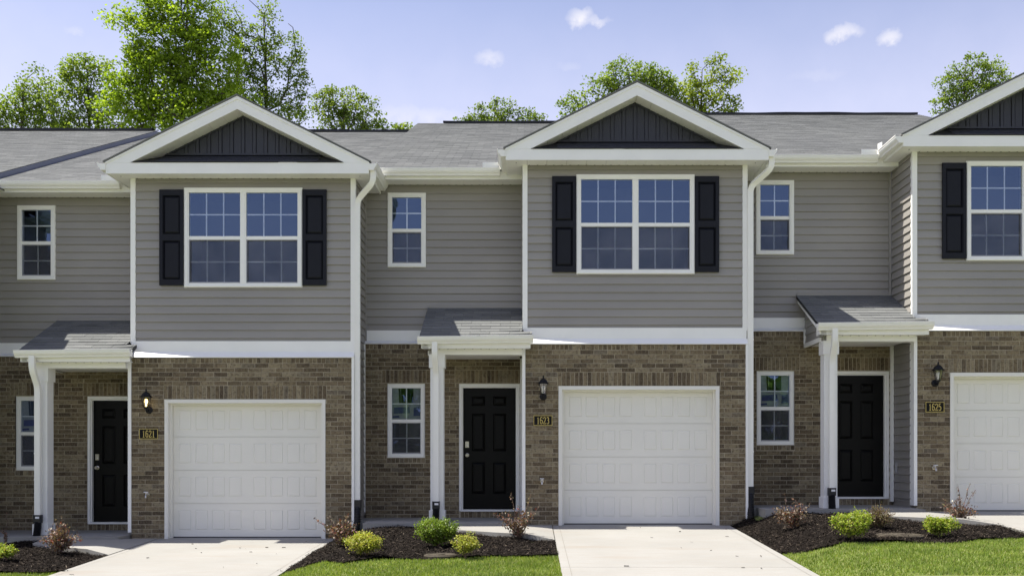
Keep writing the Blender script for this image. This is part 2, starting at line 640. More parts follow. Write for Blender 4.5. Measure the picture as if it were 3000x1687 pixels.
gx = grid_axis([(-400, -40, 60), (-40, -14, 4), (-14, 14, .5), (14, 40, 4), (40, 400, 60)])
gy = grid_axis([(-300, -30, 45), (-30, 3, 3), (3, 17, .5), (17, 60, 6), (60, 500, 60)])
gx = sorted(set([round(x, 3) for x in gx] + [round(b[0], 3) for b in _bx]))
gm = MB()
gm.v = [(x, y, hz_ground(x, y)) for y in gy for x in gx]
nx = len(gx)
gm.f = [(j * nx + i, j * nx + i + 1, (j + 1) * nx + i + 1, (j + 1) * nx + i) for j in range(len(gy) - 1) for i in range(nx - 1)]
struct(gm.build('ground', 'ground', smooth=True))


# driveways: flat across, falling towards the street, tooled joints
def driveway(X, Z, name='driveway'):
    x0, x1 = X + DW0, X + DW1
    zt = lambda y: Z + .0 + SLOPE * (y - 15.7)
    m = MB()
    joints = [-4.4, -8.6, -12.6]
    ys = [15.98] + [15.8 + j for j in joints] + [1.5]
    for a, b in zip(ys[:-1], ys[1:]):
        a2, b2 = (a - .004 if a < 15.9 else a), b + .004
        m.add([(x0, b2, zt(b2)), (x1, b2, zt(b2)), (x1, a2, zt(a2)), (x0, a2, zt(a2)),
               (x0, b2, zt(b2) - .1), (x1, b2, zt(b2) - .1), (x1, a2, zt(a2) - .1), (x0, a2, zt(a2) - .1)],
              [(0, 1, 2, 3), (0, 4, 5, 1), (1, 5, 6, 2), (2, 6, 7, 3), (3, 7, 4, 0)])
    o = m.build(name, 'concrete')
    struct(o)
    j = MB()
    for e in (x0 + .10, x1 - .10):
        j.add([(e - .0016, 1.6, zt(1.6) + .004), (e + .0016, 1.6, zt(1.6) + .004), (e + .0016, 15.6, zt(15.6) + .004), (e - .0016, 15.6, zt(15.6) + .004)], [(0, 1, 2, 3)])
    for y in [15.8 + q for q in joints]:
        j.add([(x0 + .004, y - .007, zt(y) - .006), (x1 - .004, y - .007, zt(y) - .006), (x1 - .004, y + .007, zt(y) - .006), (x0 + .004, y + .007, zt(y) - .006)], [(0, 1, 2, 3)])
    j.build('tooled_joint', 'joint', o)
    return o


zr = hz_ground(0, 3.0)
m = MB()
for i, x in enumerate(gx[:-1]):
    if abs(x) < 40 or abs(gx[i + 1]) < 40:
        a, b = gx[i], gx[i + 1]
        m.add([(a, 1.5, hz_ground(a, 2) + .03), (b, 1.5, hz_ground(b, 2) + .03), (b, -8, hz_ground(b, 2) + .03), (a, -8, hz_ground(a, 2) + .03)], [(3, 2, 1, 0)])
struct(m.build('street', 'asphalt'))
for k in ('1621', '1623', '1625'):
    driveway(UNITS[k][0], UNITS[k][2])
driveway(UNIT0[0], UNIT0[2])

WALK = [(-1.02, -.54), (-1.08, -.80), (-1.05, -1.02), (-.92, -1.18), (-.7, -1.32), (-.35, -1.52), (0.05, -1.72), (DW0 - .012, -1.93), (DW0 - .012, -.115), (.0, -.115), (.0, -.54)]


def walk_z(X, Z, u, v):
    return Z + .030 + .03 * (v + .5) if v < -.5 else Z + .030 - (v + .5) * .07


def walkway(X, Z):
    m = MB()
    n = len(WALK)
    top = [(X + u, 15.8 + v, walk_z(X, Z, u, v) if u < .3 else Z + SLOPE * (v + .1) + .006) for u, v in WALK]
    bot = [(x, y, z - .12) for x, y, z in top]
    m.add(top + bot, [tuple(range(n))] + [(i, (i + 1) % n, (i + 1) % n + n, i + n) for i in range(n)])
    struct(m.build('walkway', 'concrete'))


for k in ('1621', '1623', '1625'): walkway(UNITS[k][0], UNITS[k][2])


# ------------------------------------------------------------------ beds, mulch chips, lawn
def inside(poly, x, y):
    c = False
    j = len(poly) - 1
    for i in range(len(poly)):
        xi, yi = poly[i]; xj, yj = poly[j]
        if (yi > y) != (yj > y) and x < (xj - xi) * (y - yi) / (yj - yi) + xi: c = not c
        j = i
    return c


def unit_pts(k, pts): return [(UNITS[k][0] + u, 15.8 + v) for u, v in pts]


WF = WALK[:8]
X1, X2, X3 = UNITS['1621'][0], UNITS['1623'][0], UNITS['1625'][0]
bedA_lawn = [on_ground(-260, 1437), on_ground(-100, 1437), on_ground(0, 1437), on_ground(120, 1437), on_ground(180, 1435)]
bedA = bedA_lawn + [(X1 + DW0, bedA_lawn[-1][1])] + unit_pts('1621', WF[::-1]) + [(X1 - 1.02, 15.3), (X1 - 2.66, 15.3), (X1 - 2.9, 15.3), (bedA_lawn[0][0], 15.3)]
bedB_lawn = [on_ground(*p) for p in ((690, 1434), (760, 1424), (860, 1413), (940, 1403), (1000, 1401), (1070, 1404), (1140, 1399), (1260, 1395), (1330, 1396), (1402, 1394))]
bedB = bedB_lawn + [(X2 + DW0, bedB_lawn[-1][1])] + unit_pts('1623', WF[::-1]) + [(X2 - 1.02, 15.3), (X2 - 2.55, 15.3), (X2 - 2.56, 15.78), (X2 - 3.0, 15.78), (X1 + DW1, 15.78), (X1 + DW1, bedB_lawn[0][1] - .05)]
bedC_lawn = [on_ground(*p) for p in ((1965, 1389), (2030, 1383), (2090, 1370), (2150, 1361), (2250, 1359), (2330, 1362), (2400, 1362), (2470, 1352), (2576, 1350), (2640, 1357))]
bedC = bedC_lawn + [(X3 + DW0, bedC_lawn[-1][1])] + unit_pts('1625', WF[::-1]) + [(X3 - 1.02, 15.3), (X3 - 2.55, 15.3), (X3 - 2.56, 15.78), (X3 - 3.0, 15.78), (X2 + DW1, 15.78), (X2 + DW1, bedC_lawn[0][1] - .05)]


def bed_z(x, y):
    return hz_ground(x, y) + .026 + .012 * math.sin(3.1 * x + 1.7 * y) + .010 * math.sin(7.3 * x - 5.1 * y)


def bed(poly, n_chips):
    xs = [p[0] for p in poly]; ys = [p[1] for p in poly]
    st = .055
    m = MB(); idx = {}
    I0, I1, J0, J1 = int(min(xs) / st) - 1, int(max(xs) / st) + 1, int(min(ys) / st) - 1, int(max(ys) / st) + 1

    def vid(i, j):
        if (i, j) not in idx:
            idx[(i, j)] = len(m.v)
            m.v.append((i * st, j * st, bed_z(i * st, j * st) + random.uniform(-.006, .006)))
        return idx[(i, j)]

    for i in range(I0, I1):
        for j in range(J0, J1):
            if inside(poly, (i + .5) * st, (j + .5) * st):
                m.f.append((vid(i, j), vid(i + 1, j), vid(i + 1, j + 1), vid(i, j + 1)))
    struct(m.build('mulch_bed', 'mulch'))
    # shredded bark lying on the bed
    P = []
    while len(P) < n_chips:
        x, y = random.uniform(min(xs), max(xs)), random.uniform(min(ys), max(ys))
        e = .03 if random.random() < .1 else 0
        if inside(poly, x, y) or (e and inside(poly, x + random.uniform(-e, e), y + random.uniform(-e, e))):
            P.append((x, y, bed_z(x, y)))
    P = np.array(P)
    n = len(P)
    L = RNG.uniform(.016, .055, n) * np.where(RNG.random(n) < .06, 1.7, 1)
    W = RNG.uniform(.004, .012, n)
    a = RNG.uniform(0, 2 * np.pi, n); tilt = RNG.normal(.0, .38, n)
    d = np.stack([np.cos(a) * np.cos(tilt), np.sin(a) * np.cos(tilt), np.sin(tilt)], 1)
    s = np.stack([-np.sin(a), np.cos(a), RNG.normal(0, .5, n)], 1)
    s /= np.linalg.norm(s, axis=1)[:, None]
    c = P + np.stack([np.zeros(n), np.zeros(n), RNG.uniform(.002, .022, n)], 1)
    q = np.stack([c - d * L[:, None] / 2 - s * W[:, None] / 2, c + d * L[:, None] / 2 - s * W[:, None] * .3,
                  c + d * L[:, None] / 2 + s * W[:, None] * .3, c - d * L[:, None] / 2 + s * W[:, None] / 2], 1)
    stuff(tag(place('mulch_chips', np_mesh('mulch_chips', q.reshape(-1, 3), 4), 'chip'),
              {0: 'shredded black mulch spread left of the left driveway', 1: 'shredded black mulch between the two left driveways',
               2: 'shredded black mulch right of the middle driveway'}[bed.i], 'mulch'))
    bed.i += 1


bed.i = 0
bed(bedA, 9000)
bed(bedB, 15000)
bed(bedC, 16000)


def lawn(poly, density, label):
    xs = [p[0] for p in poly]; ys = [p[1] for p in poly]
    area = (max(xs) - min(xs)) * (max(ys) - min(ys))
    n = int(area * density)
    x = RNG.uniform(min(xs), max(xs), n); y = RNG.uniform(min(ys), max(ys), n)
    ok = np.zeros(n, bool)
    c = np.zeros(n, bool)
    j = len(poly) - 1
    for i in range(len(poly)):      # vectorised point-in-polygon
        xi, yi = poly[i]; xj, yj = poly[j]
        if yi != yj:
            c ^= ((yi > y) != (yj > y)) & (x < (xj - xi) * (y - yi) / (yj - yi) + xi)
        j = i
    x, y = x[c], y[c]
    n = len(x)
    bx = np.interp(x, [b[0] for b in _bx], [b[1] for b in _bx])
    z = bx - .03 + SLOPE * (np.clip(y, 3.0, 15.7) - 15.7)
    tuft = .5 + .5 * np.sin(5.3 * x + 2.0 * np.sin(3.1 * y)) * np.sin(4.7 * y + 1.3 * np.sin(2.3 * x))
    h = RNG.uniform(.022, .042, n) * (.85 + .35 * tuft)
    w = RNG.uniform(.0035, .0075, n)
    a = RNG.uniform(0, 2 * np.pi, n)
    lean = RNG.uniform(0, .75, n); la = RNG.uniform(0, 2 * np.pi, n)
    B = np.stack([x, y, z], 1)
    s = np.stack([np.cos(a), np.sin(a), np.zeros(n)], 1) * w[:, None]
    tip = B + np.stack([np.cos(la) * np.sin(lean), np.sin(la) * np.sin(lean), np.cos(lean)], 1) * h[:, None]
    q = np.stack([B - s, B + s, tip], 1)
    o = place('lawn', np_mesh('lawn', q.reshape(-1, 3), 3), 'grass')
    stuff(tag(o, label, 'grass'))


YN = 9.6
lawn(bedA_lawn + [(X1 + DW0, bedA_lawn[-1][1] - .02), (X1 + DW0, YN), (bedA_lawn[0][0], YN)], 3600, 'sunlit green lawn strip left of the left driveway')
lawn([(X1 + DW1, bedB_lawn[0][1])] + bedB_lawn + [(X2 + DW0, bedB_lawn[-1][1]), (X2 + DW0, YN), (X1 + DW1, YN)], 4200, 'sunlit green lawn between the left and middle driveways')
lawn([(X2 + DW1, bedC_lawn[0][1])] + bedC_lawn + [(X3 + DW0, bedC_lawn[-1][1]), (X3 + DW0, YN), (X2 + DW1, YN)], 4200, 'sunlit green lawn right of the middle driveway')

# ------------------------------------------------------------------ townhouses
BW, DR = 3.47, .93               # width of the garage block, depth of the entry recess
RU0 = -2.63                      # left end of the unit
SOF, FAS = 5.592, 5.751
RSOF = 5.533
APEX = 6.767
UC = BW / 2
RIDGE_V, EAVE_V, EAVE_Z = 8.80, .55, 5.69
PITCH = .4167
RIDGE_Z = EAVE_Z + PITCH * (RIDGE_V - EAVE_V)
GAR = (.54, 3.035, 2.157)
WIN2 = (.821, 2.66, 3.90, 5.446)          # twin window upstairs
WINS = (-2.245, -1.617, 4.176, 5.40)      # small window upstairs
WING = (-2.245, -1.624, 1.042, 2.261)     # ground floor window
DOOR = (-1.068, -.068, .06, 2.257)
K_GUTTER = [(0, 0), (0, -.112), (.074, -.112), (.082, -.088), (.108, -.062), (.121, -.036), (.123, -.012), (.130, -.010), (.130, .004), (.118, .004), (.116, -.014), (.010, -.014), (.008, .0)]


class Frame:
    """wall frame: a runs along the wall, o points out of it"""
    def __init__(s, p, a, o): s.p, s.a, s.o = Vector(p), Vector(a), Vector(o)

    def pt(s, a, o, z): return s.p + s.a * a + s.o * o + Vector((0, 0, z))

    def box(s, m, a0, a1, o0, o1, z0, z1):
        c = [s.pt(a, o, z) for z in (z0, z1) for (a, o) in ((a0, o0), (a1, o0), (a1, o1), (a0, o1))]
        m.add(c, [(0, 3, 2, 1), (4, 5, 6, 7), (0, 1, 5, 4), (1, 2, 6, 5), (2, 3, 7, 6), (3, 0, 4, 7)])


def siding(parent, fr, a0, a1, z0, z1, holes, phase=5.396, e=.127):
    """lapped vinyl planks, each one an object"""
    i0 = math.floor((z0 - phase) / e); i1 = math.ceil((z1 - phase) / e)
    for i in range(i0, i1):
        zr = phase + i * e
        for (x0, x1, q0, q1) in rect_minus((a0, a1, max(zr, z0), min(zr + e, z1)), holes):
            if q1 - q0 < .012: continue
            d0 = .025 - .021 * (q0 - zr) / e; d1 = .025 - .021 * (q1 - zr) / e
            m = MB()
            c = [fr.pt(x0, 0, q0), fr.pt(x1, 0, q0), fr.pt(x1, d0, q0), fr.pt(x0, d0, q0),
                 fr.pt(x0, 0, q1), fr.pt(x1, 0, q1), fr.pt(x1, d1, q1), fr.pt(x0, d1, q1)]
            lip = .004
            if q1 - q0 > .05:
                dl = d0 - .004
                c += [fr.pt(x0, dl, q0), fr.pt(x1, dl, q0), fr.pt(x0, d0, q0 + lip), fr.pt(x1, d0, q0 + lip)]
                m.add(c, [(0, 8, 9, 1), (8, 10, 11, 9), (10, 7, 6, 11), (4, 5, 6, 7), (0, 4, 7, 10, 8), (1, 9, 11, 6, 5), (0, 1, 5, 4)])
            else:
                m.add(c, [(0, 3, 2, 1), (4, 5, 6, 7), (2, 3, 7, 6), (1, 2, 6, 5), (3, 0, 4, 7), (0, 1, 5, 4)])
            m.build('siding_plank', 'siding', parent)


brick_cache = {}


def brick_mesh(w, h):
    key = (round(w, 3), round(h, 3))
    if key not in brick_cache:
        m = MB(); b = .004; d = .030
        x, z = w / 2, h / 2
        m.add([(-x, 0, -z), (x, 0, -z), (x, 0, z), (-x, 0, z), (-x, -d + b, -z), (x, -d + b, -z), (x, -d + b, z), (-x, -d + b, z),
               (-x + b, -d, -z + b), (x - b, -d, -z + b), (x - b, -d, z - b), (-x + b, -d, z - b)],
              [(0, 1, 5, 4), (1, 2, 6, 5), (2, 3, 7, 6), (3, 0, 4, 7), (4, 5, 9, 8), (5, 6, 10, 9), (6, 7, 11, 10), (7, 4, 8, 11), (8, 9, 10, 11)])
        brick_cache[key] = m.mesh('brick')
    return brick_cache[key]


def brick_layout(u0, u1, z0, ztop, openings, soldiers, sills):
    out = []
    J = .0098
    z = ztop
    x = u0
    while x < u1 - .02:                                   # rowlock course under the ledge
        out.append((x, min(x + .057, u1), z - .078, z - .004)); x += .057 + J
    z -= .078 + J
    holes = list(openings) + [(a - J, b + J, c - J, d + J) for (a, b, c, d) in soldiers + sills]
    row = 0
    P = .0693
    while z > z0 + .01:
        x = u0 - (.1065 if row % 2 else 0) - random.choice((0, 0, .003))
        while x < u1:
            r = (max(x, u0), min(x + .203, u1), max(z - P + J, z0), z)
            if r[1] - r[0] > .03:
                for q in rect_minus(r, holes):
                    if q[1] - q[0] > .022 and q[3] - q[2] > .018: out.append(q)
            x += .203 + J
        z -= P; row += 1
    for (a, b, c, d) in soldiers + sills:
        n = max(1, round((b - a + J) / (.0575 + J)))
        w = (b - a + J) / n - J
        for i in range(n):
            out.append((a + i * (w + J), a + i * (w + J) + w, c, d))
    return out


def bricks(parent, vface, rects, keep):
    """rects kept as single objects; the others joined into one 'stuff' part"""
    rest = MB()
    for i, (a, b, c, d) in enumerate(rects):
        w, h = b - a, d - c
        me = brick_mesh(w, h)
        jit = random.uniform(-.0025, .0025)
        loc = ((a + b) / 2, vface + .030 + jit, (c + d) / 2)
        if i in keep:
            place('brick', me, 'brick', parent, loc)
        else:
            rest.add([(v.co.x + loc[0], v.co.y + loc[1], v.co.z + loc[2]) for v in me.vertices], [tuple(p.vertices) for p in me.polygons])
    if rest.f: stuff(rest.build('brick_courses', 'brick', parent))


def raised_panel(m, u0, u1, z0, z1, v, h=.014, bev=.02, gap=.012, dirv=-1):
    """a raised field inside a shallow groove on a face looking to -v"""
    a = [(u0, v, z0), (u1, v, z0), (u1, v, z1), (u0, v, z1)]
    g = gap
    b = [(u0 + g, v + h * .6, z0 + g), (u1 - g, v + h * .6, z0 + g), (u1 - g, v + h * .6, z1 - g), (u0 + g, v + h * .6, z1 - g)]
    g2 = gap + bev
    c = [(u0 + g2, v - h * .35, z0 + g2), (u1 - g2, v - h * .35, z0 + g2), (u1 - g2, v - h * .35, z1 - g2), (u0 + g2, v - h * .35, z1 - g2)]
    fs = []
    for s in (0, 4):
        for i in range(4):
            fs.append((s + i, s + (i + 1) % 4, s + 4 + (i + 1) % 4, s + 4 + i))
    fs.append((8, 9, 10, 11))
    m.add(a + b + c, fs)


def window(parent, rect, vp, units, cols, sticker=False, back=.75, label=None):
    """double-hung vinyl window, vp = front of its frame"""
    u0, u1, z0, z1 = rect
    FW, TW, BWD, MR = .074, .074, .066, .052
    m = MB()
    m.box(u0, u1, vp, vp + .09, z1 - TW, z1)
    m.box(u0, u1, vp, vp + .09, z0, z0 + BWD)
    m.box(u0, u0 + FW, vp + .001, vp + .09, z0 + BWD, z1 - TW)
    m.box(u1 - FW, u1, vp + .001, vp + .09, z0 + BWD, z1 - TW)
    # sloped nailing-fin lip round the outside
    lip = .012
    m.box(u0 + lip, u1 - lip, vp - .008, vp, z1 - TW + .020, z1 - lip)
    m.box(u0 + lip, u0 + FW - .022, vp - .008, vp, z0 + .03, z1 - TW + .020)
    m.box(u1 - FW + .022, u1 - lip, vp - .008, vp, z0 + .03, z1 - TW + .020)
    m.box(u0 + lip, u1 - lip, vp - .012, vp, z0 + .006, z0 + .03)
    W = m.build('window', 'white', parent)
    if label: W['label'] = label
    n = units
    mull = .094
    iw = (u1 - u0 - 2 * FW - (n - 1) * mull) / n
    zm = (z0 + BWD + z1 - TW) / 2
    if n > 1:
        mm = MB(); a = u0 + FW + iw
        mm.box(a, a + mull, vp + .002, vp + .088, z0 + BWD, z1 - TW)
        mm.box(a + .02, a + mull - .02, vp - .006, vp + .002, z0 + BWD, z1 - TW)
        mm.build('mullion', 'white', W)
    for k in range(n):
        a0 = u0 + FW + k * (iw + mull); a1 = a0 + iw
        r = MB()
        r.box(a0, a1, vp + .012, vp + .075, zm - MR / 2, zm + MR / 2)
        r.box(a0, a1, vp + .020, vp + .030, zm - MR / 2 - .012, zm - MR / 2)
        r.build('meeting_rail', 'white', W)
        for (b0, b1, vg, scr) in ((zm + MR / 2, z1 - TW, vp + .030, False), (z0 + BWD, zm - MR / 2, vp + .062, True)):
            rows = 2
            cw, ch = (a1 - a0) / cols, (b1 - b0) / rows
            for i in range(cols):
                for j in range(rows):
                    p = MB()
                    p.add([(a0 + i * cw, vg, b0 + j * ch), (a0 + (i + 1) * cw, vg, b0 + j * ch), (a0 + (i + 1) * cw, vg, b0 + (j + 1) * ch), (a0 + i * cw, vg, b0 + (j + 1) * ch)], [(0, 1, 2, 3)])
                    p.build('pane', 'glass', W)
            t = .0095
            for i in range(1, cols):
                MB().box(a0 + i * cw - t, a0 + i * cw + t, vg + .004, vg + .012, b0, b1).build('muntin', 'white', W)
            for j in range(1, rows):
                MB().box(a0, a1, vg + .0045, vg + .0115, b0 + j * ch - t, b0 + j * ch + t).build('muntin', 'white', W)
            if scr:
                s = MB()
                s.add([(a0 + .012, vp + .022, b0 + .02), (a1 - .012, vp + .022, b0 + .02), (a1 - .012, vp + .022, b1 - .012), (a0 + .012, vp + .022, b1 - .012)], [(0, 1, 2, 3)])
                s.build('insect_screen', 'screen', W)
                f = MB()
                f.box(a0, a1, vp + .016, vp + .028, b0, b0 + .02)
                f.box(a0, a0 + .010, vp + .016, vp + .028, b0 + .02, b1)
                f.box(a1 - .010, a1, vp + .016, vp + .028, b0 + .02, b1)
                f.box(a0 + .010, a1 - .010, vp + .016, vp + .028, b1 - .010, b1)
                f.build('screen_frame', 'screen_frame', W)
    # the dim room behind
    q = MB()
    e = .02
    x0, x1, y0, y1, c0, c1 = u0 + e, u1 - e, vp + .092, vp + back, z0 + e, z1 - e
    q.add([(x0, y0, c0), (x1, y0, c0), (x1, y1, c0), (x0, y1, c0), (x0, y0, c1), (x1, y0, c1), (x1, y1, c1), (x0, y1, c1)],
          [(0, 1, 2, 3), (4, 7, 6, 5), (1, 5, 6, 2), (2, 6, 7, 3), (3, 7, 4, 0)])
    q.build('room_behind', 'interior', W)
    if sticker:
        a0, a1 = u0 + FW + .002, u1 - FW - .002
        b0, b1 = zm + MR / 2 + .004, z1 - TW - .004
        v = vp + .052
        s = MB()
        wv = [0, .006, .002, -.004, .003, 0]
        for (xa, xb, za, zb) in ((0, .24, .5, 1), (.30, .31, .5, 1), (.74, 1, .42, 1), (0, 1, .0, .5)):
            s.add([(a0 + (a1 - a0) * xa, v, b0 + (b1 - b0) * za), (a0 + (a1 - a0) * xb, v + .003, b0 + (b1 - b0) * za),
                   (a0 + (a1 - a0) * (xb - .03), v + .001, b0 + (b1 - b0) * zb), (a0 + (a1 - a0) * xa, v - .001, b0 + (b1 - b0) * zb)], [(0, 1, 2, 3)])
        s.build('paper_sheet', 'paper', W)
        s = MB()
        for (xa, xb, za, zb) in ((.05, .62, .18, .40), (.74, .98, .10, .40), (.0, .25, .04, .12)):
            s.add([(a0 + (a1 - a0) * xa, v - .004, b0 + (b1 - b0) * za), (a0 + (a1 - a0) * xb, v - .004, b0 + (b1 - b0) * (za + .015)),
                   (a0 + (a1 - a0) * (xb - .02), v - .004, b0 + (b1 - b0) * zb), (a0 + (a1 - a0) * (xa + .01), v - .004, b0 + (b1 - b0) * (zb - .02))], [(0, 1, 2, 3)])
        s.build('printed_label', 'print', W)
    return W


M['screen_frame'] = plain('screen_frame_grey', (.30, .30, .32), .5)


def shutter(parent, u0, u1, z0, z1, v):
    m = MB()
    fw, fz = .052, .09
    zm = z0 + (z1 - z0) * .50
    t = .030
    m.box(u0, u0 + fw, v - t, v, z0, z1); m.box(u1 - fw, u1, v - t, v, z0, z1)
    m.box(u0 + fw, u1 - fw, v - t, v, z0, z0 + fz); m.box(u0 + fw, u1 - fw, v - t, v, z1 - fz, z1)
    m.box(u0 + fw, u1 - fw, v - t, v, zm - .05, zm + .05)
    S = m.build('shutter', 'shutter', parent)
    for a, b in ((z0 + fz, zm - .05), (zm + .05, z1 - fz)):
        p = MB()
        raised_panel(p, u0 + fw, u1 - fw, a, b, v - .012, h=.020, bev=.03, gap=.010)
        p.build('panel', 'shutter', S)
    return S


def downspout(parent, path, boot=None, label_plate=True, side=(1, 0, 0)):
    w, d = .042, .030
    sec = [(-w, -d), (-w * .4, -d), (-w * .32, -d * .8), (w * .32, -d * .8), (w * .4, -d), (w, -d), (w, d), (-w, d)]
    m = MB()
    m.sweep(path, sec, side)
    o = m.build('downspout', 'gutter', parent)
    # elbow crimps and straps
    cz = MB()
    p = path[-1]
    for zz in (p[2] + .55, (path[-2][2] * .5 + p[2] * .5)):
        cz.box(p[0] - w - .004, p[0] + w + .004, p[1] - d - .004, p[1] + d + .004, zz, zz + .022)
    cz.build('strap', 'gutter', o)
    if boot:
        top = p
        b = MB()
        b.box(top[0] - .055, top[0] + .055, top[1] - .045, top[1] + .045, top[2] - .10, top[2] + .02)
        pts, rad = [], []
        n = 44
        for i in range(n + 1):
            t = i / n
            x = top[0] + boot[0] * t * t; y = top[1] + boot[1] * t * t; z = top[2] - .08 - boot[2] * t
            pts.append((x, y, z)); rad.append(.052 + (.005 if i % 2 else -.003))
        b.tube(pts, rad, 14)
        bo = b.build('drain_boot', 'black_plastic', o)
        if label_plate:
            MB().box(top[0] - .02, top[0] + .04, top[1] - .048, top[1] - .0455, top[2] - .035, top[2] - .005).build('sticker', 'label', o)
    return o


def bend(pts, r=.06, n=5):
    """round the corners of a polyline"""
    P = [Vector(p) for p in pts]
    out = [P[0]]
    for i in range(1, len(P) - 1):
        a = P[i] + (P[i - 1] - P[i]).normalized() * min(r, (P[i - 1] - P[i]).length * .45)
        b = P[i] + (P[i + 1] - P[i]).normalized() * min(r, (P[i + 1] - P[i]).length * .45)
        for k in range(n + 1):
            t = k / n
            out.append(a * (1 - t) ** 2 + P[i] * 2 * t * (1 - t) + b * t * t)
    out.append(P[-1])
    return [tuple(p) for p in out]


FRONT = Frame((0, 0, 0), (1, 0, 0), (0, -1, 0))
RECESS = Frame((0, DR, 0), (1, 0, 0), (0, -1, 0))
LEFT = Frame((0, 0, 0), (0, 1, 0), (-1, 0, 0))
RIGHT = Frame((BW, 0, 0), (0, 1, 0), (1, 0, 0))


def soffit_panels(S, u0, u1, v0, v1, z, along='u', step=.305):
    a, b = (u0, u1) if along == 'u' else (v0, v1)
    n = max(1, round((b - a) / step)); st = (b - a) / n
    for i in range(n):
        p, q = a + i * st + .002, a + (i + 1) * st - .002
        m = MB()
        if along == 'u':
            m.box(p, q, v0, v1, z, z + .012)
            m.box(p + st * .48, p + st * .5, v0, v1, z - .003, z)
        else:
            m.box(u0, u1, p, q, z, z + .012)
        m.build('soffit_panel', 'soffit', S)


def roof_tabs(m, u0, u1, v0, z0, pitch, s0, s1, thick=.006, expo=.127, tab=.305, cut=None):
    cs, sn = 1 / math.hypot(1, pitch), pitch / math.hypot(1, pitch)

    def P(u, s, n): return (u, v0 + s * cs - n * sn, z0 + s * sn + n * cs)
    s, r = s0, 0
    while s < s1 - .02:
        u = u0 - (.1525 if r % 2 else 0) + random.uniform(-.006, .006)
        se = min(s + expo + .012, s1)
        wob = random.uniform(-.004, .004)
        while u < u1:
            a, b = max(u + .003, u0), min(u + tab - .003, u1)
            if b - a > .03:
                h = thick + random.uniform(-.001, .0015)
                w0 = wob; w1 = wob
                q = [P(a, s + w0, h), P(b, s + w1, h), P(b, se, .001), P(a, se, .001), P(a, s + w0, -.002), P(b, s + w1, -.002)]
                m.add(q, [(0, 1, 2, 3), (4, 5, 1, 0), (4, 0, 3), (5, 2, 1)])
            u += tab
        s += expo; r += 1


